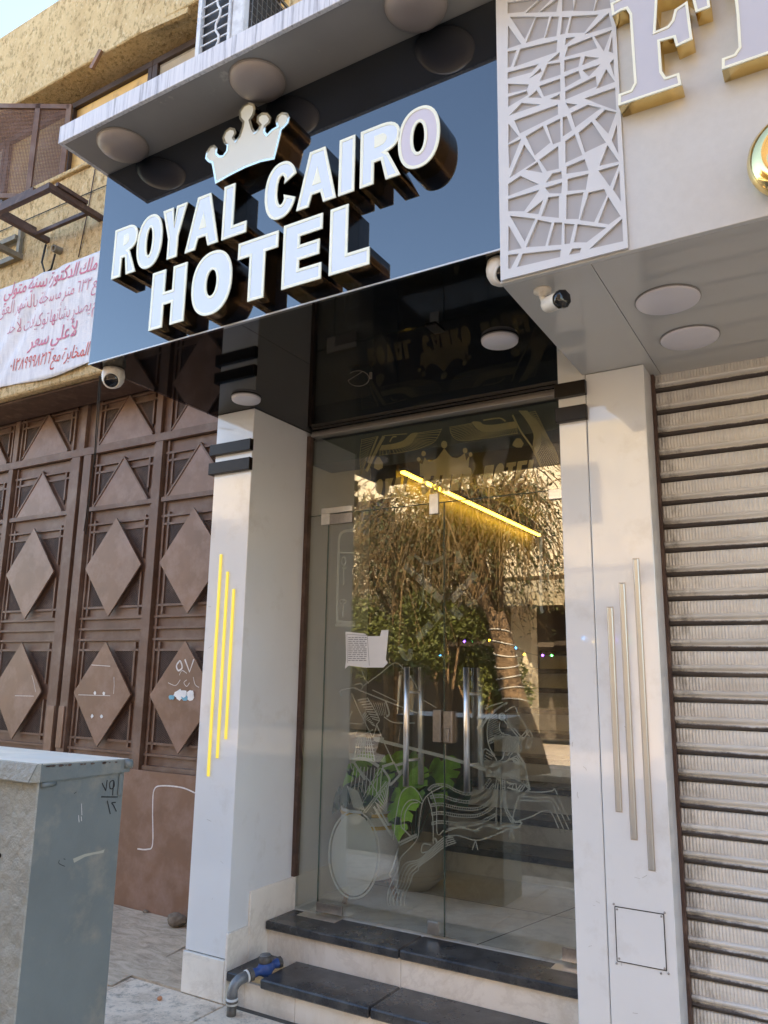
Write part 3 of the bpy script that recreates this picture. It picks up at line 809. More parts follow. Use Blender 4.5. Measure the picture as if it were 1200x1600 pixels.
box('edge_trim', XL1+.001, XL1+.025, DY-.03, DY+.01, .468, SOF-.03, M.rust, hp, .001)

rp = thing('entrance_pillar', 'narrow white pillar right of the glass doors with two black bands', 'pillar', (-.945, 3.4, 0))
box('cladding', -1.006, -.886, PY, DY+.02, -.0, SOF-.001, M.white_panel, rp, .003)
for z0, z1 in ((2.737, 2.800), (2.626, 2.690)):
    box('trim_band', -1.014, -.878, PY-.03, PY-.0008, z0, z1, M.black_band, rp, .002)
    box('trim_band', -1.014, -1.0068, PY, PY+.10, z0, z1, M.black_band, rp, .002)

sp_ = thing('shop_pillar', 'wide white panelled pillar beside the roller shutter with three silver strips', 'pillar', (-.76, 3.3, 0))
box('cladding', -.882, -.639, PY-.004, 3.60, 0, 2.829, M.white_panel, sp_, .003)
box('joint_backing', -.886, -.8825, PY+.02, 3.6, 0, 2.82, M.void, sp_, 0)
for x, z0, z1 in ((-.709, .858, 2.016), (-.768, .958, 1.921), (-.820, 1.052, 1.826)):
    box('metal_strip', x-.010, x+.010, PY-.011, PY-.0045, z0, z1, M.champagne, sp_, .003)
    box('strip_groove', x-.013, x+.013, PY-.0055, PY-.0042, z0-.003, z1+.003, M.alu, sp_, 0)
hx0, hx1, hz0, hz1 = -.851, -.676, .527, .713
box('access_hatch', hx0, hx1, PY-.0062, PY-.0042, hz0, hz1, M.white_panel, sp_, .0005)
for a, b in (((hx0, hz0), (hx1, hz0)), ((hx0, hz1), (hx1, hz1)), ((hx0, hz0), (hx0, hz1)), ((hx1, hz0), (hx1, hz1))):
    bar('hatch_gap', (a[0], PY-.0042, a[1]), (b[0], PY-.0042, b[1]), .0032, .0025, M.rubber, sp_)
for x, z in ((hx0-.004, hz1+.008), (hx0+.008, hz1-.008), (hx1-.008, hz1-.008), (hx1+.004, hz1+.006), (hx0+.008, hz0+.01), (hx0-.002, hz0-.008), (hx1-.006, hz0+.006), (hx1+.006, hz0-.008), (hx1-.02, hz0-.012)):
    lathe('screw', (x, PY-.0041, z), [(.004, 0), (.004, .0035), (0, .0042)], M.dark_steel, sp_, 8, (0, -1, 0))

rd = random.Random(17)
M.scuff = basic('grey_scuff', (.50, .49, .47), .7, var=.1)
def pillar_scuffs(par, x0, x1, z0, z1, n, y):
    for _ in range(n):
        bm = bmesh.new(); x = rd.uniform(x0, x1); z = rd.uniform(z0, z1); L = rd.uniform(.008, .035); a = rd.uniform(0, 3.1)
        ribbon_bm(bm, smooth_pts([(x, z), (x+L*.5*math.cos(a)+rd.uniform(-.004, .004), z+L*.5*math.sin(a)), (x+L*math.cos(a), z+L*math.sin(a))], 4), rd.uniform(.0012, .0026), y)
        obj('scuff', bm, M.scuff, par)
pillar_scuffs(hp, XL0+.02, XL1-.04, .25, 2.0, 9, PY-.0008)
pillar_scuffs(rp, -.995, -.90, .3, 1.6, 6, PY-.0008)
pillar_scuffs(sp_, -.87, -.66, .1, 1.5, 9, PY-.0048)
# entrance steps
st = thing('entrance_steps', 'two black granite steps with cream marble risers in front of the glass doors', 'steps', (-1.9, 3.3, 0))
def slab(x0, x1, y0, y1, z0, z1, nm='step_slab'): return box(nm, x0, x1, y0, y1, z0, z1, M.granite, st, .006)
slab(-2.745, -2.628, 3.150, 3.449, .100, .142)
slab(-2.530, -1.932, 3.165, 3.449, .100, .142)
slab(-1.928, -1.008, 3.170, 3.449, .100, .142)
slab(-2.720, -1.935, 3.425, 3.668, .262, .302)
slab(-1.931, -1.008, 3.427, 3.668, .262, .302)
for a, b in ((-2.734, -2.645), (-2.643, -2.345), (-2.343, -1.50), (-1.498, -1.008)):
    box('riser', a, b, 3.195, 3.215, -.02, .099, M.marble, st, .001)
for a, b in ((-2.720, -1.935), (-1.933, -1.008)):
    box('riser', a, b, 3.452, 3.47, .1, .2615, M.marble, st, .001)
box('floor_plate', -2.64, -2.40, 3.585, 3.655, .3025, .306, M.steel, st, .001)
box('floor_plate', -1.26, -1.012, 3.585, 3.655, .3025, .306, M.steel, st, .001)
box('kerb_chip', -1.035, -1.0085, 3.145, 3.165, .135, .235, M.marble, st, .004)

# canopy over the fascia
cy0, cy1 = 2.010, 2.302
cz0, cz1 = 4.018, 4.112
ca = thing('canopy', 'grey concrete canopy slab with streaked white edge above the hotel sign', 'canopy', (-1, 2.2, cz0))
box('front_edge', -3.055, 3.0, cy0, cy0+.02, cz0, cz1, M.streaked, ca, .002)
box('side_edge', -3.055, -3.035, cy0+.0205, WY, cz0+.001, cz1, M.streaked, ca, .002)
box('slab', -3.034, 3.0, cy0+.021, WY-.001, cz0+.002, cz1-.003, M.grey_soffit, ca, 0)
lamp_prof = lambda r, h: [(0, -h), (r*.35, -h*.97), (r*.7, -h*.80), (r*.9, -h*.52), (r*.99, -h*.22), (r, -.004), (r, .0)]
def lamp(name, label, c, r, h, group, thick=0):
    t = thing(name, label, 'ceiling lamp', c, group)
    if thick:
        lathe('diffuser', c, [(0, -thick), (r*.93, -thick), (r*.985, -thick*.8), (r, -thick*.45), (r, -.002)], M.lamp_white, t, 40)
        lathe('base_ring', c, [(r*.5, -.004), (r*1.02, -.006), (r*1.02, -.0005), (r*.5, -.0005)], M.lamp_ring, t, 40)
    else:
        lathe('diffuser', c, lamp_prof(r, h), M.lamp_old, t, 48)
        lathe('base_ring', c, [(r*.8, -.006), (r*1.025, -.008), (r*1.035, -.0005), (r*.8, -.0005)], M.lamp_ring, t, 48)
    return t
for x, lab in ((-2.785, 'unlit round dome lamp at the left end of the canopy'), (-1.955, 'unlit round dome lamp of the canopy just above the crown'), (-1.19, 'unlit round dome lamp of the canopy cut off by the top of the photo')):
    lamp('canopy_lamp', lab, (x, 2.168, cz0+.001), .118, .050, 'dome lamps under the canopy')

# fascia box with glossy black faces
FY = 2.290; FX0, FX1 = -3.040, -.885
sg = thing('hotel_sign', 'glossy black fascia with large white illuminated letters and a crown above the doors', 'sign', (-1.95, FY, SOF))
box('fascia_panel', FX0, FX1, FY, FY+.02, SOF, 4.017, M.black_gloss, sg, .0015)
box('end_panel', FX0+.0005, FX0+.02, FY+.0205, PY+.1, SOF, 4.016, M.black_gloss, sg, .0)
box('soffit_panel', FX0+.021, -2.10, FY+.021, DY+.02, SOF+.0008, SOF+.012, M.black_soffit, sg, 0)
box('soffit_panel', -2.098, FX1, FY+.021, DY+.02, SOF+.0010, SOF+.0122, M.black_soffit, sg, 0)
box('edge_strip', FX0, FX1, FY-.004, FY-.0005, SOF-.004, SOF+.003, M.alu, sg, .0005)
# letters ---------------------------------------------------------------
LY = 2.215                                   # face plane of the letters
K = LY/2.2
def lz(z): return (z-CAM_Z)*K+CAM_Z
def L_R(w, h, s):
    b = h*.47; r = (h-b)/2
    out = [(0, 0), (0, h), (w*.52, h)]
    out += ell(w*.52, h-r, w*.46, r, 12, 2.3, math.pi/2, -math.pi/2)[1:-1]
    out += [(w*.70, b-.004), (w, 0), (w-s*1.02, 0), (w*.52, b-h*.10), (s, b-h*.10), (s, 0)]
    k = (s, h-s*.72), (s, b+s*.62)
    cnt = [(s, b+s*.60), (s, h-s*.66), (w*.50, h-s*.66)] + ell(w*.50, h-r+.0, w*.46-s*.88, r-s*.64, 8, 2, math.pi/2, -math.pi/2)[1:]
    return out, [cnt], []
def L_O(w, h, s):
    return ell(w/2, h/2, w/2, h*.53, 40, 2.25), [], [ell(w/2, h/2, w/2-s*1.02, h*.53-s*1.05, 28, 2.1)]
def L_C(w, h, s):
    a0, a1 = R_(34), R_(326)
    o = ell(w/2, h/2, w/2, h*.53, 36, 2.25, a0, a1); i = ell(w/2+s*.05, h/2, w/2-s*.98, h*.53-s*1.02, 28, 2.1, R_(30), R_(330))
    o = ell(w/2, h/2, w/2, h*.53, 36, 2.25, R_(22), R_(338))
    return o + [(w*.60, h*.40)] + i[::-1][1:-1] + [(w*.60, h*.60)], [], []
def L_Y(w, h, s):
    return [(w/2-s/2, 0), (w/2-s/2, h*.40), (0, h), (s*1.06, h), (w/2, h*.60), (w-s*1.06, h), (w, h), (w/2+s/2, h*.40), (w/2+s/2, 0)], [], []
def L_A(w, h, s):
    t = s*.62
    out = [(0, 0), (w/2-t, h), (w/2+t, h), (w, 0), (w-s*.98, 0), (w-s*1.22, h*.20), (s*1.22, h*.20), (s*.98, 0)]
    cnt = [(w/2-s*.36, h*.37), (w/2, h*.70), (w/2+s*.36, h*.37)]
    return out, [cnt], []
def L_L(w, h, s): return [(0, 0), (0, h), (s, h), (s, s*.86), (w, s*.86), (w, 0)], [], []
def L_I(w, h, s): return [(0, 0), (0, h), (w, h), (w, 0)], [], []
def L_H(w, h, s): return [(0, 0), (0, h), (s, h), (s, h*.60), (w-s, h*.60), (w-s, h), (w, h), (w, 0), (w-s, 0), (w-s, h*.38), (s, h*.38), (s, 0)], [], []
def L_T(w, h, s): return [(w/2-s/2, 0), (w/2-s/2, h-s*.9), (0, h-s*.9), (0, h), (w, h), (w, h-s*.9), (w/2+s/2, h-s*.9), (w/2+s/2, 0)], [], []
def L_E(w, h, s):
    k = s*.83; m = h*.5
    return [(0, 0), (0, h), (w, h), (w, h-k), (s, h-k), (s, m+k*.47), (w*.94, m+k*.47), (w*.94, m-k*.47), (s, m-k*.47), (s, k), (w, k), (w, 0)], [], []
LF = dict(R=L_R, O=L_O, C=L_C, Y=L_Y, A=L_A, L=L_L, I=L_I, H=L_H, T=L_T, E=L_E)
def mv(lp, x, z): return [(p[0]+x, p[1]+z) for p in lp]
def sign_letter(ch, x0, x1, z0, z1, s, lit=True):
    x0, x1, z0, z1 = x0*K, x1*K, lz(z0), lz(z1)
    out, cnts, holes = LF[ch](x1-x0, z1-z0, s)
    out = mv(out, x0, z0); cnts = [mv(c, x0, z0) for c in cnts]; holes = [mv(c, x0, z0) for c in holes]
    r = .0122
    body = shape('sign_letter', [out]+holes, LY+.003, FY-.0006, M.bronze, sg)
    inn = inset(out, r)
    hin = []
    for h_ in holes:
        cx = sum(p[0] for p in h_)/len(h_); cz = sum(p[1] for p in h_)/len(h_)
        rx = max(abs(p[0]-cx) for p in h_); rz = max(abs(p[1]-cz) for p in h_)
        hin.append([(cx+(p[0]-cx)*(rx+r)/rx, cz+(p[1]-cz)*(rz+r)/rz) for p in h_])
    shape('rim', [out, inn]+[q for pr in zip(holes, hin) for q in pr], LY-.002, LY+.0028, M.rim_gold, body)
    shape('face', [inn]+hin, LY+.0004, LY+.0029, M.face_lit if lit else M.face_off, body)
    for c in cnts:
        shape('counter', [c], LY-.001, LY+.0003, M.rim_gold, body)
    if not lit: body['label'] = 'unlit grey letter O at the end of the upper row'
S1 = .062; S2 = .083
zr0, zr1 = 3.335, 3.588
for ch, a, b in (('R', -2.818, -2.657), ('O', -2.660, -2.497), ('Y', -2.502, -2.352), ('A', -2.348, -2.154), ('L', -2.136, -2.000),
                 ('C', -1.908, -1.744), ('A', -1.742, -1.551), ('I', -1.541, -1.468), ('R', -1.443, -1.266)):
    sign_letter(ch, a, b, zr0+(.012 if a > -1.95 else 0), zr1+(.003 if a > -1.95 else 0), S1)
sign_letter('O', -1.277, -1.104, zr0+.020, zr1+.005, S1, False)
for ch, a, b in (('H', -2.537, -2.326), ('O', -2.290, -2.064), ('T', -2.036, -1.826), ('E', -1.800, -1.610), ('L', -1.574, -1.393)):
    sign_letter(ch, a, b, 3.014+(.008 if a > -1.9 else 0), 3.290+(.010 if a > -1.9 else 0), S2)
# crown ------------------------------------------------------------------
cp = lambda x, y: (lambda v: (v.x, v.z))(at(300+x/6.667, 150+y/6.667, LY))
crown_px = [(245, 918), (225, 800), (208, 705), (170, 690), (140, 655), (150, 590), (190, 525), (235, 508), (268, 545), (262, 595), (290, 622), (325, 620), (358, 575), (365, 520),
            (335, 495), (318, 440), (345, 370), (400, 328), (450, 338), (465, 385), (440, 430), (460, 458), (490, 420), (520, 330), (528, 280), (495, 240), (492, 170), (540, 95), (600, 68),
            (650, 85), (662, 140), (645, 200), (612, 250), (635, 330), (660, 372), (690, 345), (705, 310), (675, 275), (680, 215), (730, 175), (790, 178), (825, 225), (815, 280), (770, 318), (765, 370), (785, 398),
            (840, 345), (885, 320), (872, 265), (890, 210), (940, 170), (1000, 180), (1020, 225), (1005, 285), (960, 335), (938, 352), (900, 510), (862, 662), (720, 690), (560, 750), (400, 830)]
crown_out = [cp(*q) for q in crown_px]
crn = shape('crown', [crown_out], LY+.003, FY-.0006, M.bronze, sg)
cin = inset(crown_out, .0105)
M.rim_mirror = basic('mirror_gold_rim', (.86, .82, .66), .06, .85, var=.03)
shape('rim', [crown_out, cin], LY-.002, LY+.0028, M.rim_mirror, crn)
shape('face', [cin], LY+.0004, LY+.0029, M.crown_face, crn)

# lamps and small fittings under the black soffit
lamp('soffit_lamp', 'small round white lamp under the black soffit above the left pillar', (-2.665, 3.005, SOF), .077, 0, 'round lamps under the black soffit', .022)
lamp('soffit_lamp', 'small round white lamp under the black soffit right of the doors', (-1.197, 2.965, SOF), .080, 0, 'round lamps under the black soffit', .022)
wl = thing('wire_loop', 'loose wire loop hanging from the black soffit in front of the doors', 'wire', (-2.0, 3.05, SOF))
tube('wire', [(-1.95+.06*math.cos(a)*1.0, 3.0+.03*math.sin(a), SOF-.03-.028*math.sin(a)) for a in [k*math.pi/9 for k in range(-6, 10)]] + [(-1.93, 3.0, SOF)], .0018, M.grimy, wl, 5)
box('connector', -1.885, -1.872, 2.995, 3.005, SOF-.045, SOF-.012, M.grimy, wl)
box('blank_plate', -1.42, -1.37, 2.69, 2.78, SOF-.006, SOF-.0005, M.black_band, sg, .001)

# ------------------------------------------------------------------ glazed entrance
ge = thing('glass_entrance', 'frameless glass double door with transom between the two white pillars', 'entrance door', (-1.9, DY, .3))
box('header_channel', XL1+.03, -1.007, DY-.030, DY+.03, 2.952, 2.972, M.alu, ge, .002)
box('header_cover', XL1+.03, -1.007, DY-.022, DY+.03, 2.9725, SOF-.002, M.dark_steel, ge, .001)
def pane(x0, x1, z0, z1, parent, name='glass_pane'):
    o = box(name, x0, x1, DY-.005, DY+.005, z0, z1, M.glass, parent, 0)
    e = M.glass_edge
    return o
pane(XL1+.026, -1.007, 2.466, 2.955, ge, 'transom_pane')
pane(XL1+.026, -2.575, .306, 2.462, ge, 'side_pane')
box('pane_joint', XL1+.026, -1.007, DY-.0075, DY+.0055, 2.4625, 2.4655, M.glass_edge, ge, 0)
box('pane_joint', -2.5745, -2.5715, DY-.0075, DY+.0055, .31, 2.462, M.glass_edge, ge, 0)
ldoor = pane(-2.571, -1.8215, .312, 2.462, ge, 'glass_door')
rdoor = pane(-1.8185, -1.010, .312, 2.462, ge, 'glass_door')
box('door_gap', -1.8213, -1.8188, DY-.0075, DY+.0055, .312, 2.462, M.glass_edge, ge, 0)
def patch(x0, x1, z0, z1, par, mat=M.steel, nm='patch_fitting'):
    box(nm, x0, x1, DY-.019, DY-.0055, z0, z1, mat, par, .0015)
patch(-2.618, -2.402, 2.468, 2.502, ge); patch(-2.618, -2.560, 2.402, 2.4675, ge); patch(-2.557, -2.402, 2.402, 2.4615, ldoor, M.dark_steel)
patch(-1.902, -1.848, 2.402, 2.514, ge)
patch(-1.232, -1.012, 2.415, 2.465, rdoor)
patch(-2.571, -2.407, .316, .362, ldoor, M.dark_steel)
patch(-1.906, -1.846, .318, .374, ldoor, M.steel)
patch(-1.232, -1.012, .318, .372, rdoor, M.dark_steel)
for par, x, xi in ((ldoor, -2.012, -1.955), (rdoor, -1.672, -1.618)):
    for xx, yy in ((x, DY-.055), (x+.028, DY+.055)):
        tube('door_handle', [(xx, yy, .995), (xx, yy, 1.59)], .0155, M.steel, par, 16)
    for zz in (1.12, 1.46):
        tube('handle_fixing', [(x, DY-.055, zz), (x+.014, DY, zz), (x+.028, DY+.055, zz)], .007, M.steel, par, 8)
box('lock_box', -1.873, -1.829, DY-.030, DY-.0055, 1.218, 1.376, M.dark_steel, ldoor, .002)
lb = box('lock_box', -1.812, -1.766, DY-.030, DY-.0055, 1.216, 1.371, M.dark_steel, rdoor, .002)
box('lock_cylinder', -1.806, -1.78, DY-.038, DY-.0305, 1.22, 1.29, M.dark_steel, rdoor, .003)
# taped paper
pp = thing('paper_notice', 'white printed paper notice taped on the left glass door', 'paper notice', (-2.3, DY+.008, 1.58))
pl_ = [(540, 987), (570, 990), (574, 994), (594, 994), (596, 985), (607, 984), (606, 998), (603, 1030), (606, 1036), (599, 1043), (570, 1043), (545, 1040), (539, 1045), (541, 1030)]
plw = [(lambda v: (v.x, v.z))(at(x, y, DY-.0065)) for x, y in pl_]
shape('sheet', [plw], DY-.0078, DY-.0065, M.paper, pp)
bm = bmesh.new(); rd = random.Random(4)
for k in range(13):
    y = 996+k*3.0; x = 544
    while x < 571:
        wd = rd.uniform(3, 8); x2 = min(x+wd, 573)
        a = at(x, y, DY-.0083); b = at(x2, y, DY-.0083)
        ribbon_bm(bm, [(a.x, a.z), (b.x, b.z)], .0045, DY-.0083); x = x2+1.2
for q in (((542, 991), (574, 993)), ((574, 994), (577, 1040)), ((542, 991), (543, 1036))):
    a, b = at(*q[0], DY-.0084), at(*q[1], DY-.0084); ribbon_bm(bm, [(a.x, a.z), (b.x, b.z)], .0025, DY-.0084)
obj('printed_text', bm, M.print, pp)

# etched artwork on the glass, measured on the door plane -------------------------------------------
EY = DY+.0062
class Art:
    def __init__(s, ox, oy, k): s.o = (ox, oy, k); s.bm = bmesh.new()
    def p(s, q): v = at(s.o[0]+q[0]/s.o[2], s.o[1]+q[1]/s.o[2], EY); return (v.x, v.z)
    def line(s, pts, wd=.0042, sm=True):
        wd *= 1.3 if wd >= .004 else 1.0
        pts = [s.p(q) for q in pts]; ribbon_bm(s.bm, smooth_pts(pts, 5) if sm and len(pts) > 2 else pts, wd, EY)
    def fill(s, pts):
        vs = [s.bm.verts.new((x, EY, z)) for x, z in (s.p(q) for q in pts)]
        es = [s.bm.edges.new((vs[i], vs[(i+1) % len(vs)])) for i in range(len(vs))]
        bmesh.ops.triangle_fill(s.bm, edges=es, use_beauty=True)
    def ring(s, cx, cy, rx, ry, wd=.0042, n=36):
        s.line([(cx+rx*math.cos(2*math.pi*k/n), cy+ry*math.sin(2*math.pi*k/n)) for k in range(n+1)], wd, False)
    def disc(s, cx, cy, rx, ry, n=28): s.fill([(cx+rx*math.cos(2*math.pi*k/n), cy+ry*math.sin(2*math.pi*k/n)) for k in range(n)])
    def ladder(s, A, B, n, wd=.0034):
        A = smooth_pts(A, 8); B = smooth_pts(B, 8)
        s.line(A, wd, False); s.line(B, wd, False)
        def samp(P, t):
            f = t*(len(P)-1); i = min(int(f), len(P)-2); u = f-i
            return (P[i][0]*(1-u)+P[i+1][0]*u, P[i][1]*(1-u)+P[i+1][1]*u)
        for k in range(n+1): s.line([samp(A, k/n), samp(B, k/n)], wd*.8, False)
    def done(s, name, parent, m_=None): return obj(name, s.bm, m_ or M.etched, parent)
# horse (right leaf)
h = Art(690, 1060, 5.4545)
h.line([(550, 205), (450, 285), (400, 370), (388, 450), (395, 540), (420, 610), (455, 660)])
for k in range(12): h.line([(398, 350+17*k), (470+k*3, 300+18*k)], .0032, False)
h.ladder([(400, 530), (460, 500), (530, 462)], [(408, 560), (468, 525), (535, 490)], 9)
h.ring(515, 325, 24, 28, .005); h.ring(515, 325, 12, 14, .003)
h.line([(525, 352), (670, 520)], .004, False); h.line([(548, 345), (690, 512)], .004, False)
h.line([(540, 285), (620, 240), (660, 320), (735, 430), (770, 480), (765, 550), (738, 600), (712, 580)])
h.line([(735, 430), (725, 470), (747, 492), (735, 530), (722, 560), (740, 590)])
h.line([(500, 370), (492, 430), (520, 470), (585, 490), (660, 545), (682, 612), (655, 600), (650, 555)])
h.line([(735, 430), (660, 520), (560, 660)], .004, False); h.line([(752, 445), (675, 540), (575, 672)], .004, False)
for k in range(5): h.line([(545+16*k, 500), (525+20*k, 622)], .003, False)
h.line([(430, 290), (495, 240), (560, 205)]); h.line([(370, 260), (430, 230), (520, 205)])
for k in range(7): h.line([(440+18*k, 285-10*k), (455+18*k, 262-10*k)], .003, False)
h.ring(380, 245, 18, 18, .003)
h.line([(300, 340), (350, 330), (420, 295), (330, 420), (300, 420)], .012, False)
h.line([(345, 740), (335, 670), (370, 602), (420, 632), (468, 700), (430, 752), (345, 740)])
for k in range(6): h.line([(345+8*k, 720-4*k-18*k), (400+10*k, 755-22*k)], .0036, False)
h.line([(640, 622), (700, 720), (750, 945), (650, 1025)], .008, False)
for k in range(4): h.line([(560+14*k, 700-8*k), (640-6*k, 660+22*k), (700-10*k, 750-6*k)], .0055, False)
for k in range(3): h.line([(555+k*18, 880+10*k), (590+k*22, 905-k*6), (560+k*40, 930+k*18), (640+k*22, 950+k*4), (680+k*14, 900+k*10)], .005, False)
h.line([(520, 812), (700, 757), (725, 825)], .003, False); h.line([(520, 812), (640, 850), (745, 940)], .005, False)
for k in range(6): h.line([(570, 808), (702+4*k, 765+12*k)], .0018, False)
h.ladder([(560, 815), (650, 830), (728, 860)], [(560, 830), (650, 870), (742, 920)], 8)
h.ladder([(515, 820), (520, 1000), (545, 1130), (600, 1240)], [(540, 820), (542, 1000), (562, 1120), (625, 1215)], 34)
h.line([(490, 735), (455, 940), (432, 1040), (445, 1050), (475, 930), (500, 760)])
h.line([(492, 760), (465, 1150), (468, 1270), (485, 1285), (502, 1270), (506, 1150), (500, 770)])
h.line([(420, 745), (480, 710), (520, 680), (540, 600)]); h.line([(440, 755), (500, 720), (560, 700), (590, 650)])
h.line([(385, 800), (400, 830), (480, 790)], .009); h.line([(400, 780), (500, 870)], .010, False)
h.line([(720, 965), (840, 970), (940, 958), (965, 945), (1010, 1050), (1090, 1210)])
h.line([(690, 1005), (800, 1018), (930, 1018), (1000, 1110), (1085, 1290)]); h.line([(670, 1035), (800, 1045), (920, 1050), (980, 1150), (1055, 1320)])
h.line([(740, 945), (680, 1000), (640, 1060), (608, 1180), (612, 1240)]); h.line([(655, 1215), (760, 1180), (850, 1135), (905, 1125), (950, 1170), (1015, 1320)])
h.line([(598, 1235), (620, 1270), (660, 1265), (682, 1230), (650, 1222), (620, 1225)], .007)
h.line([(30, 1310), (130, 1275), (200, 1280), (290, 1310)]); h.line([(300, 1305), (355, 1258), (430, 1250)]); h.line([(505, 1262), (560, 1258), (600, 1270)])
bands = [([(-120, 945), (-70, 905), (30, 900), (130, 950), (220, 975), (330, 950), (410, 850)], [(-105, 960), (-60, 925), (30, 920), (130, 970), (220, 995), (345, 965), (425, 870)]),
         ([(-100, 1000), (0, 990), (120, 1028), (250, 1040), (360, 990), (440, 895)], [(-95, 1025), (0, 1015), (120, 1050), (250, 1062), (370, 1012), (450, 915)]),
         ([(-92, 1070), (0, 1062), (150, 1095), (300, 1100), (400, 1045), (455, 970)], [(-90, 1095), (0, 1085), (150, 1118), (300, 1122), (410, 1068), (462, 990)]),
         ([(-88, 1145), (0, 1135), (150, 1158), (300, 1158), (410, 1100), (462, 1045)], [(-86, 1168), (0, 1158), (150, 1182), (300, 1180), (420, 1122), (468, 1065)]),
         ([(-85, 1225), (0, 1212), (150, 1232), (300, 1222), (420, 1170), (470, 1140)], [(-84, 1250), (0, 1235), (150, 1258), (300, 1248), (430, 1192), (472, 1160)])]
for A, B in bands: h.ladder(A, B, 46, .0032)
h.done('etched_horse', rdoor)
hb = Art(460, 1150, 2.609)
hb.line([(620, 380), (680, 370), (730, 385), (775, 365), (830, 375), (880, 362)]); hb.line([(640, 440), (625, 445), (620, 420), (660, 405), (740, 425), (800, 410), (880, 375)])
hb.line([(738, 425), (725, 465)], .004, False); hb.line([(738, 425), (748, 465)], .004, False); hb.line([(885, 375), (872, 422)], .004, False); hb.line([(885, 375), (896, 422)], .004, False)
hb.done('etched_girth', rdoor)
# archer and chariot (left leaf)
c = Art(480, 1000, 5)
c.line([(430, 365), (560, 270), (690, 178), (780, 260), (830, 320), (860, 380)]); c.line([(425, 235), (450, 300), (480, 340)])
c.line([(360, 372), (600, 470), (860, 570)], .005); c.line([(510, 390), (700, 480)], .004); c.line([(900, 465), (1010, 530)], .004)
c.line([(600, 600), (680, 645), (840, 648)]); c.line([(610, 470), (640, 570), (620, 600)], .008)
c.line([(540, 655), (600, 800), (672, 955)], .005, False)
c.line([(370, 350), (420, 340), (432, 372), (405, 390), (372, 372), (260, 395), (270, 440)])
for k in range(9): c.line([(395+14*k, 470+18*k), (470+12*k, 455+22*k)], .0045, False)
for k in range(7): c.line([(500+k*17, 490), (545+k*12, 590)], .003, False)
c.line([(350, 420), (400, 540), (450, 640), (510, 760)]); c.line([(470, 450), (560, 610), (545, 660), (515, 760)])
for k in range(9): c.line([(430+10*k, 600+8*k), (455+10*k, 560+14*k)], .004, False)
c.line([(350, 560), (330, 640), (420, 655), (440, 640)]); c.line([(395, 700), (375, 740), (410, 752), (515, 700)])
for k in range(8): c.line([(400+13*k, 760), (360+24*k, 945)], .0042, False)
for k in range(6): c.line([(375+k*4, 780+28*k), (520+2*k, 790+28*k)], .0032, False)
c.line([(345, 955), (400, 928), (480, 938), (560, 990)], .014)
c.line([(520, 775), (700, 820), (1080, 915), (1400, 1015)], .013); c.line([(515, 762), (600, 772)], .008)
c.line([(585, 990), (680, 960), (715, 1035), (770, 1000), (745, 965), (690, 980)], .011, False)
c.line([(585, 1000), (640, 1080), (650, 1130), (770, 1000)], .010)
c.done('etched_archer', ldoor)
c = Art(490, 1180, 5.217)
c.disc(330, 812, 186, 336); c.ring(330, 812, 205, 357, .007)
c.ladder([(560, 110), (370, 440)], [(540, 105), (352, 430)], 2); c.ladder([(610, 225), (425, 470)], [(590, 215), (405, 465)], 26)
c.line([(300, 20), (350, 90), (470, 230), (530, 330)]); c.line([(330, 60), (420, 200)], .012, False)
for k in range(9): c.line([(330+k*28, 90+k*2), (300+k*30, 280+k*8)], .004, False)
for k in range(8): c.line([(275+12*k, 250+6*k), (330+12*k, 430+3*k)], .0046, False)
for k in range(8): c.line([(500+16*k, 380-22*k), (600, 470-18*k)], .0045, False)
c.line([(490, 420), (600, 600), (640, 660)], .010); c.line([(515, 400), (612, 575)], .006)
c.line([(650, 690), (665, 550), (690, 400), (720, 300), (790, 255), (850, 300), (888, 372)])
c.line([(715, 590), (712, 500), (735, 420), (780, 370), (840, 368), (888, 400)]); c.line([(740, 600), (745, 480), (790, 400), (850, 385)])
c.line([(690, 715), (840, 645)], .008, False); c.line([(700, 735), (845, 662)], .006, False); c.line([(720, 590), (790, 660)], .006, False)
c.line([(1060, 252), (950, 310), (890, 385), (862, 540), (840, 690), (715, 830), (690, 920), (620, 1075), (600, 1170), (612, 1230)])
c.line([(960, 290), (1000, 420), (1008, 640), (1060, 612)]); c.line([(930, 340), (970, 500), (975, 720)])
for k in range(5):
    c.line([(1130+8*k, 655+14*k), (1060, 672+20*k), (960, 760+18*k), (860, 850+14*k), (750+k*26, 880+14*k), (700+28*k, 970), (680+26*k, 1050), (645+28*k, 1110), (620+30*k, 1175), (628+28*k, 1225)], .0042)
c.line([(960, 735), (900, 722), (880, 760), (890, 795), (1000, 760)], .005); c.line([(970, 700), (990, 680), (1010, 720)], .008)
c.line([(320, 30), (300, 60), (315, 120)], .004); c.line([(630, 990), (615, 970), (640, 930), (690, 760)], .006)
c.done('etched_chariot', ldoor)
# crossed sceptres and side cartouches
c = Art(460, 860, 2.609)
for q in (((450, 60), (490, 95)), ((500, 105), (560, 165)), ((570, 175), (600, 205)), ((740, 95), (690, 150)), ((680, 160), (640, 205)), ((600, 250), (570, 285)), ((560, 295), (500, 360)), ((640, 235), (680, 275))):
    c.line(q, .030, False)
c.line([(430, 385), (445, 430), (468, 438), (475, 400)], .022); c.line([(490, 20), (540, 52), (600, 30), (612, 0)], .014)
c.line([(525, 25), (525, 190), (510, 245)], .006); c.line([(525, 190), (560, 235)], .005); c.line([(705, 225), (760, 190), (790, 140)], .005)
c.fill([(660, 2), (675, 2), (683, 52), (652, 52)])
c.done('etched_sceptres', ldoor, M.etched_faint)
c = Art(460, 860, 2.609)
c.line([(1005, -60), (1005, 215), (1015, 250)], .012); c.line([(1040, 40), (1035, 115), (1060, 170)], .004); c.ring(1025, 75, 9, 16, .004)
c.done('etched_border', rdoor)
c = Art(500, 820, 6)
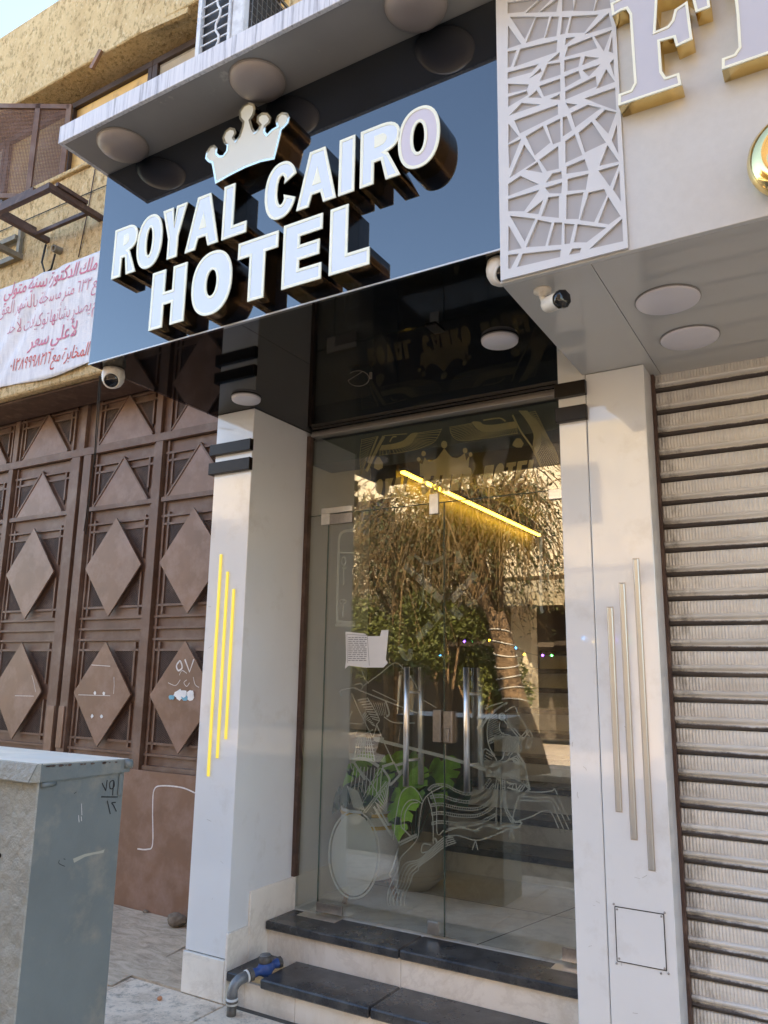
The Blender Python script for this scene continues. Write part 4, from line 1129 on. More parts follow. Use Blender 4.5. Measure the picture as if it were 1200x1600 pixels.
c.line([(330, 50), (230, 60), (185, 110), (175, 250), (160, 850), (190, 910), (330, 915)], .012); c.line([(190, 260), (330, 262)], .006, False); c.ring(222, 340, 18, 38, .006)
c.line([(205, 405), (245, 405)], .006, False); c.line([(222, 380), (222, 560)], .006, False); c.ring(215, 720, 30, 20, .005); c.line([(215, 700), (215, 860)], .006, False)
c.line([(140, 940), (330, 945)], .012, False)
c.done('etched_border', ldoor)
# winged figures, crown and name on the transom
def wing(a, inner, outer, n, disp=1):
    I = smooth_pts(inner, 6); O = smooth_pts(outer, 6)
    def samp(P, t):
        f = t*(len(P)-1); i = min(int(f), len(P)-2); u = f-i
        return (P[i][0]*(1-u)+P[i+1][0]*u, P[i][1]*(1-u)+P[i+1][1]*u)
    for k in range(n):
        t = (k+.5)/n; p0 = samp(I, t); p1 = samp(O, t); e0 = samp(O, (k+.05)/n); e1 = samp(O, (k+.95)/n)
        a.line([p0, p1], .0034, False); a.line([e0, (p1[0]*1.02-p0[0]*.02, p1[1]*1.02-p0[1]*.02), e1], .0036, False)
def band(a, top, bot): a.fill(smooth_pts(top, 4) + smooth_pts(bot, 4)[::-1])
t4 = Art(540, 620, 6.667)
band(t4, [(375, 505), (500, 488), (600, 455), (650, 410), (690, 380), (740, 372)], [(350, 560), (500, 545), (620, 520), (690, 480), (720, 430), (760, 375)])
wing(t4, [(350, 560), (500, 545), (620, 520), (690, 480), (720, 430), (745, 375)], [(345, 610), (520, 588), (680, 560), (820, 520), (930, 460), (1000, 330)], 24)
t4.line([(400, 410), (350, 500), (280, 640), (215, 780)], .016); t4.line([(335, 410), (260, 600), (230, 690)], .010)
t4.line([(400, 405), (520, 395), (640, 385)], .004); t4.line([(460, 470), (490, 420), (530, 415)], .006)
wing(t4, [(320, 410), (250, 560), (205, 700)], [(170, 440), (150, 620), (160, 820)], 14)
t4.fill([(330, 625), (352, 625), (390, 690), (385, 740), (340, 765), (295, 740), (300, 680)])
t4.fill([(775, 832), (772, 690), (800, 700), (825, 630), (850, 668), (890, 680), (950, 640), (1000, 575), (1027, 535), (1060, 580), (1110, 632), (1160, 640), (1200, 620), (1240, 585), (1255, 665), (1290, 615), (1278, 760), (1262, 800)])
t4.disc(1027, 497, 32, 38); t4.disc(812, 592, 24, 28); t4.disc(762, 652, 19, 22); t4.disc(1245, 560, 24, 28); t4.disc(1302, 602, 19, 22)
t4.done('etched_wings', ge, M.etched_gold)
t5 = Art(700, 600, 6)
band(t5, [(630, 350), (560, 360), (440, 380), (340, 380), (300, 355), (240, 350)], [(650, 410), (560, 425), (450, 445), (340, 450), (270, 420), (220, 360)])
wing(t5, [(650, 412), (560, 425), (450, 445), (340, 450), (260, 420), (220, 365)], [(655, 460), (540, 478), (420, 500), (300, 515), (180, 530), (80, 520), (30, 460), (20, 400)], 30)
band(t5, [(660, 250), (740, 350), (800, 470), (795, 560), (790, 610)], [(745, 250), (815, 340), (870, 450), (872, 560), (825, 660)])
wing(t5, [(760, 262), (815, 340), (870, 450), (872, 560), (825, 660)], [(815, 250), (870, 360), (940, 500), (1010, 630), (1030, 740), (960, 800), (885, 810)], 28)
t5.line([(605, 290), (680, 440), (790, 600), (880, 800)], .007); t5.line([(330, 340), (480, 320), (540, 350)], .006)
t5.fill([(640, 510), (680, 510), (710, 560), (690, 595), (640, 595), (602, 575), (612, 545)])
t5.done('etched_wings', ge, M.etched_gold)
tn = bmesh.new()
word = 'ROYAL CAIRO HOTEL'
xA, xB = at(568, 792, EY), at(834, 752, EY)
x = xA.x; wch = (xB.x-xA.x)/(len(word)-.3); hh = .115; zb = xB.z-.0
for chx in word:
    if chx != ' ':
        out, cn, holes = LF[chx](wch*.86, hh, .026)
        for lp in [out]+holes+cn: pass
        me = shape_mesh([[(x+p[0]+p[1]*.18, zb+p[1]) for p in lp] for lp in [out]+holes+cn], EY-.0004, EY+.0004)
        tn.from_mesh(me); bpy.data.meshes.remove(me)
    x += wch
obj('etched_lettering', tn, M.etched_gold, ge)

# ------------------------------------------------------------------ lobby behind the glass
lob = thing('lobby', None, None, (-1.8, 5, .3), None, 'structure')
box('lobby_floor', -2.75, -.6, 3.672, 9.5, .20, .299, M.floor_marble, lob, 0)
for yj in (4.35, 4.97): box('floor_joint', -2.7, -.9, yj-.002, yj+.002, .298, .3, M.joint, lob, 0)
bar('floor_joint', (-1.66, 3.70, .2992), (-1.36, 4.95, .2992), .005, .001, M.joint, lob, (0, 0, 1))
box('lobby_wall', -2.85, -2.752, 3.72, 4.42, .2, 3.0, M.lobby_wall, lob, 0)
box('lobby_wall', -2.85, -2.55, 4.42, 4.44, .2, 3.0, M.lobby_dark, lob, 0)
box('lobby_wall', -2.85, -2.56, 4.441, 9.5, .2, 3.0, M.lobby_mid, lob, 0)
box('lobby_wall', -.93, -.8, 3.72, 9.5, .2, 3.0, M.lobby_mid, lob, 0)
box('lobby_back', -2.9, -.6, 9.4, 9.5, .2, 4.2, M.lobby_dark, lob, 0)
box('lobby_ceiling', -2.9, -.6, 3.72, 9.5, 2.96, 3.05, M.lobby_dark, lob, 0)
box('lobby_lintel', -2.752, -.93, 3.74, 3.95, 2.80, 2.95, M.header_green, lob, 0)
led = thing('led_tape', 'lit yellow LED strip running back along the lobby ceiling behind the glass', 'light strip', (-2.5, 5, 2.9))
box('tape', -2.505, -2.48, 4.40, 7.1, 2.875, 2.889, M.led, led, 0)
box('profile', -2.515, -2.47, 4.40, 7.1, 2.890, 2.91, M.alu, led, 0)
stair = thing('lobby_staircase', 'black stepped staircase with pale marble risers inside the lobby', 'staircase', (-1.7, 5.5, .3))
for k in range(9):
    y0 = 4.91+.28*k; z0 = .3+.165*k
    box('riser', -2.54, -.935, y0, y0+.02, z0, z0+.125, M.floor_marble, stair, 0)
    box('tread', -2.54, -.935, y0-.03, y0+.30, z0+.1255, z0+.165, M.granite, stair, .003)
# potted plants
def monstera(parent, base, n, rmin, rmax, hmin, hmax, seed, mat, size=(.13, .2)):
    rd = random.Random(seed)
    for i in range(n):
        a = rd.uniform(0, 2*math.pi); r = rd.uniform(rmin, rmax); hgt = rd.uniform(hmin, hmax); s = rd.uniform(*size)
        tip = Vector(base)+Vector((math.cos(a)*r, math.sin(a)*r*.7, hgt))
        tube('stem', [base, Vector(base)+Vector((math.cos(a)*r*.3, math.sin(a)*r*.25, hgt*.6)), tip], .006, M.leaf_dark, parent, 5)
        bm = bmesh.new(); pts = []
        half = [(0, 0), (.16, .12), (.40, .10), (.62, -.1), (.66, -.30), (.40, -.34), (.62, -.42), (.60, -.62), (.36, -.58), (.50, -.74), (.42, -.88), (.24, -.82), (.22, -1.0), (0, -1.18)]
        lp = half + [(-x, y) for x, y in half[-2:0:-1]]
        yaw = rd.uniform(-.5, .5); tilt = rd.uniform(.2, .8)
        rot = Matrix.Rotation(yaw, 4, 'Z') @ Matrix.Rotation(-tilt+.9, 4, 'X') if False else Matrix.Rotation(yaw, 4, 'Z') @ Matrix.Rotation(R_(90)-tilt, 4, 'X') @ Matrix.Rotation(rd.uniform(-.6, .6), 4, 'Z')
        vs = []
        for (x, y) in lp: vs.append(bm.verts.new(tip + rot @ Vector((x*s, y*s, -.25*s*abs(x)))))
        vc = [bm.verts.new(tip + rot @ Vector((0, y*s, 0))) for y in (-.2, -.5, -.8)]
        es = [bm.edges.new((vs[k], vs[(k+1) % len(vs)])) for k in range(len(vs))]
        bmesh.ops.triangle_fill(bm, edges=es, use_beauty=True)
        for v in vc: bm.verts.remove(v)
        obj('leaf', bm, mat, parent)
def big_leaf(parent, px, py, Y, sz, roll, mat, base, pitch=.25, yaw=0):
    sz *= 1.22
    tip = at(px, py, Y)
    tube('stem', smooth_pts([tuple(base), tuple((Vector(base)+tip)/2+Vector((0, .03, .10))), tuple(tip+Vector((0, .01, 0)))], 4), .0055, M.leaf_dark, parent, 5)
    half = [(0, .03), (.14, .16), (.36, .17), (.56, .02), (.62, -.16), (.36, -.19), (.63, -.26), (.61, -.44), (.36, -.42), (.55, -.54), (.48, -.72), (.30, -.64), (.34, -.86), (.16, -1.02), (0, -1.2)]
    lp = half + [(-x, y) for x, y in half[-2:0:-1]]
    rot = Matrix.Rotation(yaw-.45, 4, 'Z') @ Matrix.Rotation(R_(90)-pitch, 4, 'X') @ Matrix.Rotation(roll, 4, 'Z')
    bm = bmesh.new(); vs = []
    mid = [bm.verts.new(tip + rot @ Vector((0, (.03-1.23*k/6)*sz, .10*sz*math.sin(k/6*3.1)))) for k in range(7)]
    for sg_ in (1, -1):
        rim = [bm.verts.new(tip + rot @ Vector((sg_*x*sz, y*sz, -.20*sz*abs(x)+.10*sz*math.sin(max(0, -y)/1.2*3.1)+.03*sz*math.sin(y*9)))) for x, y in half[1:-1]]
        pk_ = lambda y: mid[min(6, max(0, round((.03-y)/1.23*6)))]
        ys = [q[1] for q in half[1:-1]]
        for a in range(len(rim)-1):
            m0, m1 = pk_(ys[a]), pk_(ys[a+1])
            try:
                bm.faces.new((m0, rim[a], rim[a+1]))
                if m0 is not m1: bm.faces.new((m0, rim[a+1], m1))
            except ValueError: pass
        try: bm.faces.new((mid[6], pk_(ys[-1]), rim[-1]))
        except ValueError: pass
    bmesh.ops.recalc_face_normals(bm, faces=bm.faces)
    o = obj('leaf', bm, mat, parent, True)
c1_ = at(578, 1330, 4.05)
p1 = thing('potted_plant', 'leafy monstera in a white pot with gold bands on wooden legs behind the left door', 'potted plant', (c1_.x, 4.05, .3))
lathe('pot', (c1_.x, 4.05, .43), [(0, 0), (.13, 0), (.145, .02), (.165, .18), (.172, .37), (.160, .37), (.15, .30), (0, .30)], M.pot_white, p1, 28)
for zz in (.70, .765): lathe('gold_band', (c1_.x, 4.05, zz), [(.171, 0), (.175, .004), (.175, .016), (.171, .020)], M.pot_gold, p1, 28)
for a in (.5, 2.4, 4.2): tube('pot_leg', [(c1_.x+.10*math.cos(a), 4.05+.10*math.sin(a), .435), (c1_.x+.16*math.cos(a), 4.05+.16*math.sin(a), .30)], .013, M.wood, p1, 8)
lb_ = (c1_.x, 4.05, .73)
M.leaf2 = basic('young_monstera_leaf', (.30, .58, .055), .35, var=.4, vs=9)
for px, py, Y, sz, ro, m_, pi_ in ((628, 1240, 3.93, .17, .15, M.leaf2, .2), (596, 1222, 3.96, .16, -.5, M.leaf, .35), (640, 1212, 4.02, .15, .7, M.leaf, .5), (570, 1180, 4.08, .15, -.2, M.leaf, .6),
        (612, 1182, 4.12, .15, .4, M.leaf, .7), (545, 1232, 4.0, .12, -.8, M.leaf_dark, .3), (532, 1238, 4.05, .10, -.4, M.leaf_dark, .2), (580, 1250, 3.9, .11, -.1, M.leaf_dark, .4)):
    big_leaf(p1, px, py, Y, sz, ro, m_, lb_, pi_, ro*.3)
c2_ = at(648, 1350, 4.42)
p2 = thing('potted_plant', 'monstera in a round cream ribbed pot on the lobby floor behind the white pot', 'potted plant', (c2_.x, 4.42, .3))
lathe('pot', (c2_.x, 4.42, .3), [(0, 0), (.10, 0), (.155, .05), (.185, .14), (.18, .22), (.165, .29), (.155, .29), (.16, .24), (0, .23)], M.pot_cream, p2, 28)
for k in range(6): lathe('pot_rib', (c2_.x, 4.42, .36+.03*k), [(.165-.002*abs(k-2), 0), (.188-.004*abs(k-2.5), .007), (.165-.002*abs(k-2), .014)], M.pot_cream, p2, 28)
lb_ = (c2_.x, 4.42, .54)
for px, py, Y, sz, ro, m_, pi_ in ((690, 1192, 4.40, .19, .2, M.leaf, .3), (668, 1215, 4.36, .15, -.4, M.leaf_dark, .4), (712, 1225, 4.5, .13, .8, M.leaf_dark, .5), (650, 1180, 4.5, .14, -.2, M.leaf, .6), (600, 1165, 4.5, .13, -.6, M.leaf_dark, .7)):
    big_leaf(p2, px, py, Y, sz, ro, m_, lb_, pi_, ro*.3)

# ------------------------------------------------------------------ shop on the right
SY = 2.237; SZ = 2.831
ss = thing('shop_sign', 'pearl white shop fascia with fretwork panel and gold edged letters', 'sign', (-.3, SY, SZ))
box('fascia_panel', -.897, 2.6, SY, SY+.02, SZ, 4.017, M.shop_panel, ss, .0015)
box('end_panel', -.8965, -.878, SY+.0205, PY-.005, SZ+.0005, SOF+.2, M.shop_soffit, ss, 0)
box('soffit_panel', -.897, -.60, SY+.0205, 3.40, SZ, SZ+.01, M.shop_soffit, ss, .0008)
box('soffit_backing', -.62, -.58, SY+.03, 3.40, SZ+.0105, SZ+.02, M.rubber, ss, 0)
box('soffit_panel', -.598, 2.6, SY+.0205, 3.40, SZ+.0002, SZ+.0102, M.shop_soffit, ss, .0008)
# fretwork panel cut as one plate with openings
q7 = lambda x, y: (lambda v: (v.x, v.z))(at(740+x/2.6087, y/2.6087, SY-.012))
holes_px = [
 [(140, 10), (270, -8), (205, 45), (140, 52)], [(275, -8), (340, -30), (262, 48), (215, 50)], [(345, -10), (335, 45), (268, 48)], [(362, -30), (400, -30), (405, 40), (362, 42)],
 [(420, -30), (500, -30), (485, 42), (408, 42)], [(505, -10), (548, -30), (560, 28), (492, 42)], [(150, 68), (250, 68), (208, 155)], [(255, 70), (305, 68), (285, 150), (215, 172)],
 [(318, 68), (345, 68), (335, 145), (292, 152)], [(362, 70), (388, 70), (370, 135), (355, 138)], [(400, 66), (505, 60), (450, 130), (385, 132)], [(548, 55), (562, 105), (455, 138)],
 [(140, 105), (190, 178), (140, 195)], [(140, 210), (172, 205), (150, 270), (140, 272)], [(190, 200), (338, 165), (335, 210), (165, 270)], [(378, 155), (412, 150), (374, 180)],
 [(385, 190), (480, 152), (500, 195), (374, 228)], [(495, 148), (575, 118), (530, 205)], [(585, 140), (590, 205), (553, 207)], [(140, 295), (262, 262), (235, 292), (140, 318)],
 [(305, 250), (348, 215), (345, 240)], [(300, 262), (350, 255), (352, 302), (272, 328)], [(270, 280), (275, 290), (228, 318)], [(372, 245), (433, 232), (425, 270), (370, 290)], [(455, 230), (510, 235), (445, 262)],
 [(448, 285), (515, 262), (470, 308)], [(372, 312), (425, 290), (435, 318), (375, 352)], [(375, 372), (495, 312), (500, 350), (376, 402)], [(540, 285), (582, 328), (503, 358)], [(558, 255), (592, 235), (592, 302)],
 [(142, 342), (222, 345), (215, 362), (142, 378)], [(142, 395), (215, 372), (220, 385), (142, 432)], [(225, 395), (255, 370), (275, 398)], [(270, 350), (350, 322), (352, 370), (288, 390)], [(312, 402), (348, 385), (350, 405)],
 [(145, 470), (195, 420), (272, 425), (160, 462)], [(455, 400), (592, 352), (590, 442), (520, 425)], [(378, 420), (420, 425), (390, 440)], [(168, 490), (340, 428), (342, 465), (190, 540)],
 [(398, 460), (465, 428), (515, 440), (415, 515)], [(498, 485), (535, 448), (585, 455), (548, 540)], [(142, 505), (180, 555), (142, 580)], [(142, 590), (190, 568), (145, 685)], [(215, 555), (280, 515), (310, 580), (250, 630)],
 [(300, 510), (350, 485), (352, 575), (325, 585)], [(365, 478), (378, 475), (398, 530), (365, 552)], [(430, 540), (480, 498), (535, 580), (455, 618)], [(605, 500), (605, 620), (565, 570)], [(148, 722), (205, 592), (250, 655)],
 [(270, 650), (342, 598), (345, 685), (300, 695)], [(375, 575), (410, 550), (440, 630), (376, 660)], [(380, 680), (450, 650), (465, 692), (380, 705)], [(515, 672), (545, 595), (592, 655)], [(512, 695), (590, 672), (555, 755)],
 [(570, 770), (605, 692), (608, 815)], [(215, 690), (258, 662), (278, 702)], [(142, 750), (190, 718), (262, 750), (142, 795)], [(298, 740), (320, 708), (355, 700), (358, 725)], [(295, 765), (358, 745), (355, 785), (310, 785)],
 [(385, 730), (465, 710), (455, 770), (385, 775)], [(142, 812), (265, 775), (205, 858), (142, 858)], [(220, 865), (280, 818), (262, 870)], [(278, 878), (305, 805), (345, 800), (345, 885)], [(380, 795), (445, 785), (425, 890), (378, 890)],
 [(470, 785), (530, 772), (540, 795), (490, 902), (435, 895)], [(510, 905), (548, 805), (595, 880), (550, 912)], [(150, 880), (248, 892), (208, 980)], [(142, 920), (192, 1010), (142, 1020)], [(215, 1005), (262, 897), (315, 908), (290, 1000)],
 [(305, 998), (330, 908), (358, 908), (355, 995)], [(372, 992), (372, 912), (408, 915), (390, 990)], [(410, 985), (425, 915), (535, 928), (460, 985)], [(475, 1012), (612, 892), (618, 978)], [(142, 1040), (180, 1035), (150, 1092), (142, 1092)],
 [(180, 1085), (200, 1035), (352, 1018), (350, 1045)], [(392, 1035), (402, 1015), (435, 1012), (430, 1028)]]
zt_ = 3.99
plate_out = [q7(112, 1092), q7(620, 985), (q7(600, 60)[0], zt_), (q7(112, 60)[0], zt_)]
plate_out = [(-.892, q7(108, 1090)[1]+.002), (-.480, q7(620, 985)[1]-.004), (-.480, 3.72), (-.892, 3.72)]
def lattice_loop(hp): return [(min(x, -.490), z) for x, z in (q7(*p) for p in hp)]
hz = [[(min(x, -.489), z) for x, z in inset(lattice_loop(hq), -.0019)] for hq in holes_px]
top_out = [(-.892, SZ+.006), (-.476, SZ+.006), (-.476, 4.012), (-.892, 4.012)]
hz = [[(x, min(z, 4.004)) for x, z in lp] for lp in hz]
from mathutils.geometry import delaunay_2d_cdt
def plate_with_holes(outer, holes, y0, y1):
    vv = []; ff = []
    for lp in [outer]+holes:
        if area(lp) < 0: lp = lp[::-1]
        ff.append(list(range(len(vv), len(vv)+len(lp)))); vv += [Vector(p) for p in lp]
    ov, oe, of, _, _, orig = delaunay_2d_cdt(vv, [], ff, 0, 1e-6)
    tris = [t for t, o in zip(of, orig) if list(o) == [0]]
    bm = bmesh.new(); A = {}; B = {}; cnt = {}
    for t in tris:
        for k in range(len(t)):
            i = t[k]
            if i not in A: A[i] = bm.verts.new((ov[i].x, y0, ov[i].y)); B[i] = bm.verts.new((ov[i].x, y1, ov[i].y))
            cnt[(t[k], t[(k+1) % len(t)])] = 1
        bm.faces.new([A[i] for i in t]); bm.faces.new([B[i] for i in t][::-1])
    for (i, j) in cnt:
        if (j, i) not in cnt: bm.faces.new((A[i], B[i], B[j], A[j]))
    bmesh.ops.recalc_face_normals(bm, faces=bm.faces)
    return bm
M.fret = basic('fretwork_panel_white', (.66, .665, .67), .2, var=.02)
obj('fretwork_panel', plate_with_holes(top_out, hz, SY-.011, SY-.0030), M.fret, ss)
M.fret_back = basic('fretwork_backing', (.40, .39, .39), .35, var=.04)
box('fretwork_backing', -.891, -.479, SY-.0029, SY-.0006, SZ+.008, 4.01, M.fret_back, ss, 0)
GYL = 2.178
def gold_letter(px, hole_px=None):
    out = [(lambda v: (v.x, v.z))(at(740+x/2.6087, y/2.6087, GYL)) for x, y in px]
    body = shape('sign_letter', [out], GYL+.003, SY-.0006, M.gold, ss)
    inn = inset(out, .008)
    shape('rim', [out, inn], GYL-.002, GYL+.0028, M.rim_gold, body)
    shape('face', [inn], GYL+.0004, GYL+.0029, M.shop_face, body)
gold_letter([(590, 432), (591, 385), (640, 368), (655, 340), (652, 300), (636, 60), (622, 38), (600, 45), (566, 66), (558, 15), (700, -60), (945, -150), (965, 30), (905, 52), (888, -15), (860, -35), (750, -5), (742, 128), (790, 108), (808, 85), (820, 40), (872, 5), (893, 160), (825, 192), (815, 155), (760, 170), (768, 290), (785, 315), (838, 298), (848, 346)])
gold_letter([(1012, 285), (1012, 240), (1062, 222), (1080, 195), (1072, 60), (1058, -60), (1010, -70), (1005, -120), (1330, -240), (1345, -190), (1290, -150), (1302, 120), (1330, 130), (1332, 175)])
# rounded polished gold letter lower on the fascia
gx, gz = at(1240, 232, 2.17).x, at(1240, 232, 2.17).z
tr_ = [(.088+.044*math.cos(a), .036+.044*math.sin(a)) for a in [2*math.pi*k/16 for k in range(17)]]
lathe('gold_letter', (gx+.012, SY-.0005, gz), tr_, M.gold, ss, 48, (0, -1, 0))
for q, lab in (((-.436, 2.615), 'flat round lamp under the shop soffit nearer the street'), ((-.425, 2.972), 'flat round lamp under the shop soffit next to the shutter')):
    lamp('shop_soffit_lamp', lab, (q[0], q[1], SZ), .106, 0, 'round lamps under the shop soffit', .012)

# roller shutter: one slat per object
rs = thing('roller_shutter', 'closed grimy ribbed steel roller shutter right of the shop pillar', 'roller shutter', (.3, 3.32, 0))
prof = [(0, .000), (-.004, .003), (-.010, .007), (-.013, .012), (-.010, .017), (-.002, .019), (.001, .022), (-.004, .026), (-.012, .032), (-.014, .038), (-.010, .043), (-.002, .045), (-.003, .049), (-.0055, .075), (-.004, .096), (.002, .0985), (.006, .0985), (.006, 0)]
bm = bmesh.new()
xsn = [0, .3, .8, 1.95]; rings = [[bm.verts.new((x, y, z)) for (y, z) in prof] for x in xsn]
for a, b in zip(rings, rings[1:]):
    for k in range(len(prof)): bm.faces.new((a[k], b[k], b[(k+1) % len(prof)], a[(k+1) % len(prof)]))
bm.faces.new(rings[0][::-1]); bm.faces.new(rings[-1])
bmesh.ops.recalc_face_normals(bm, faces=bm.faces)
slat = bm_mesh(bm, 'slat'); slat.materials.append(M.shutter)
for k in range(29):
    inst('slat', slat, rs, (-.630+random.uniform(-.002, .002), 3.322+random.uniform(-.0015, .0015), -.032+.0995*k), (0, random.uniform(-.0012, .0012), 0))
box('guide_rail', -.6385, -.626, 3.290, 3.336, 0, SZ-.001, M.rust, rs, .001)
box('shutter_backing', -.6385, 1.3, 3.3365, 3.350, -.05, SZ-.001, M.void, rs, 0)
box('hood', -.637, 1.3, 3.405, 3.6, 2.6, 3.0, M.void, rs, 0)
o = box('shop_wall', 1.33, 3.0, 3.10, 3.5, -.05, 2.83, M.white_panel, None, .003)
tag(o, 'white shop wall beyond the roller shutter', 'wall')

# ------------------------------------------------------------------ cameras
def turret(label, c, yaw, up=(0, 0, -1), s=1.0):
    t = thing('security_camera', label, 'security camera', c, 'security cameras over the entrance')
    C = Vector(c)
    lathe('housing', C, [(0, 0), (.050*s, 0), (.052*s, .012*s), (.055*s, .03*s), (.052*s, .055*s), (.040*s, .078*s), (.022*s, .09*s), (0, .093*s)], M.cam_white, t, 28, up)
    d = Vector((math.sin(yaw), -math.cos(yaw), -.45)).normalized()
    lc = C+Vector(up)*.052*s+d*.034*s
    lathe('lens_ring', lc, [(.040*s, -.012*s), (.041*s, .008*s), (.036*s, .016*s), (.033*s, .012*s)], M.cam_white, t, 24, d)
    lathe('lens', lc, [(.0345*s, .010*s), (.030*s, .015*s), (0, .018*s)], M.cam_black, t, 24, d)
    return t
pc = at(171, 571, 2.42)
turret('white dome security camera under the left end of the black sign', (-2.985, 2.395, SOF), .72)
turret('white dome security camera half hidden behind the white shop sign corner', (-.948, 2.368, SOF), .75, (0, 0, -1), .95)
bc = thing('bullet_camera', 'white bullet security camera with black front under the shop sign corner', 'security camera', (-.79, 2.345, SZ))
B0 = Vector((-.79, 2.345, SZ))
lathe('base', B0, [(0, 0), (.030, 0), (.030, .008), (.014, .014), (.011, .03), (0, .03)], M.cam_white, bc, 20, (0, 0, -1))
tube('arm', [B0+Vector((0, 0, -.02)), B0+Vector((.006, -.004, -.045)), B0+Vector((.03, -.01, -.058))], .011, M.cam_white, bc, 10)
ax = Vector((.80, -.55, -.17)).normalized(); b0 = B0+Vector((.012, .0, -.06))
lathe('housing', b0, [(0, 0), (.024, .002), (.027, .01), (.0285, .07), (.0285, .072)], M.cam_white, bc, 20, ax)
lathe('lens_hood', b0+ax*.0722, [(.0285, 0), (.031, .004), (.031, .022), (.026, .026), (0, .024)], M.cam_black, bc, 8, ax)

# ------------------------------------------------------------------ cabinet in the left foreground
cbn = thing('utility_cabinet', 'grey painted steel utility cabinet standing in the left foreground', 'utility cabinet', (-2.6, 1.8, 0))
cx1, cx0, cy_0, cy_1 = -2.209, -3.05, 1.632, 1.972
bm = bmesh.new(); abox(bm, cx0, cx1, cy_0, cy_1, 0, 1.222, .004)
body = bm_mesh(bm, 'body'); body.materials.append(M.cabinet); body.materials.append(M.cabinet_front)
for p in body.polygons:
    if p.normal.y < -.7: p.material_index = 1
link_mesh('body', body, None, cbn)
lz0, lz1 = 1.205, 1.262
lx1 = -2.198; ly0, ly1 = 1.612, 1.985
bm = bmesh.new()
v = [bm.verts.new(q) for q in ((cx0-.02, ly0-.008, lz0), (lx1-.022, ly0-.008, lz0), (lx1, ly0+.02, lz0), (lx1, ly1, lz0-.0), (cx0-.02, ly1, lz0),
     (cx0-.02, ly0+.006, lz1), (lx1-.004, ly0+.006, lz1), (lx1-.002, ly0+.02, lz1), (lx1-.002, ly1, lz1-.014), (cx0-.02, ly1, lz1-.014))]
for f in ((0, 1, 6, 5), (1, 2, 7, 6), (2, 3, 8, 7), (3, 4, 9, 8), (4, 0, 5, 9), (5, 6, 7, 8, 9), (0, 4, 3, 2, 1)): bm.faces.new([v[i] for i in f])
bmesh.ops.bevel(bm, geom=list(bm.edges), offset=.0025, segments=2, affect='EDGES'); bmesh.ops.recalc_face_normals(bm, faces=bm.faces)
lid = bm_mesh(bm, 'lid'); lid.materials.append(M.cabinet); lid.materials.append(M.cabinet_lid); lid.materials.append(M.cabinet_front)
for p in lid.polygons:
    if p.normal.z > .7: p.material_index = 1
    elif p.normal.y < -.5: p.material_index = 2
link_mesh('lid', lid, None, cbn)
tube('hinge', [(cx1+.004, 1.640, 1.196), (cx1+.004, 1.69, 1.198)], .009, M.cabinet, cbn, 8)
tube('hinge', [(cx1+.006, 1.962, 1.232), (cx1+.016, 1.985, 1.232)], .016, M.cabinet, cbn, 10)
box('lid_stop', cx1+.0005, cx1+.007, 1.945, 1.962, 1.13, 1.2, M.cabinet, cbn, .002)
lathe('keyhole', (-2.36, cy_0-.0005, .975), [(0, 0), (.007, 0), (.007, .003), (0, .003)], M.void, cbn, 10, (0, -1, 0))
def xplane(px, py, X):
    d = ray(px, py); k = X/d.x
    return (d.y*k, d.z*k+CAM_Z)
def side_marks(name, strokes, wd, mat, ox=0, oy=1140, k=5.4545):
    bm = bmesh.new()
    for s in strokes:
        pts = [xplane(ox+q[0]/k, oy+q[1]/k, cx1) for q in s]; pts = smooth_pts(pts, 5) if len(pts) > 2 else pts
        tmp = bmesh.new(); ribbon_bm(tmp, pts, wd, 0)
        for vv in tmp.verts: vv.co = Vector((cx1+.0012, vv.co.x, vv.co.z))
        me = bpy.data.meshes.new('tmp'); tmp.to_mesh(me); tmp.free(); bm.from_mesh(me); bpy.data.meshes.remove(me)
    return obj(name, bm, mat, cbn)
side_marks('painted_number', [[(868, 455), (900, 520)], [(900, 520), (912, 430)], [(935, 500), (935, 450), (965, 435), (972, 480), (950, 505), (935, 498)], [(968, 440), (962, 500), (958, 560)]], .0038, M.marker)
side_marks('painted_number', [[(860, 573), (1002, 574)], [(912, 605), (938, 720)], [(985, 620), (950, 625), (965, 645), (990, 697)]], .0038, M.marker)
side_marks('scratch', [[(668, 730), (672, 790)], [(692, 630), (696, 730)], [(690, 740), (694, 780)]], .0018, M.chalk)
side_marks('scratch', [[(505, 1110), (500, 1140), (550, 1165)], [(630, 545), (650, 530)], [(540, 1100), (555, 1106)]], .002, M.marker)
bm = bmesh.new(); pts = [xplane(x/5.4545, 1140+y/5.4545, cx1) for x, y in ((620, 1100), (720, 1060), (850, 1035), (890, 1020), (880, 1050), (790, 1065), (720, 1085), (630, 1135))]
vs = [bm.verts.new((cx1+.0011, a, b)) for a, b in pts]; bm.faces.new(vs); obj('paint_smear', bm, basic('beige_smear', (.36, .35, .29), .6, var=.1), cbn)
rd = random.Random(9)
for k in range(16):
    y = ly0+.03+rd.random()*(ly1-ly0-.05); s = rd.uniform(.002, .006)
    blob_x = lx1+.0006
    bm = bmesh.new(); vs = [bm.verts.new((blob_x, y+s*2*math.cos(a)*rd.uniform(.6, 1.2), lz1-.008-.014*(y-ly0)/(ly1-ly0)+s*.7*math.sin(a))) for a in [j*math.pi/3 for j in range(6)]]
    bm.faces.new(vs); obj('paint_chip', bm, M.rust, cbn)
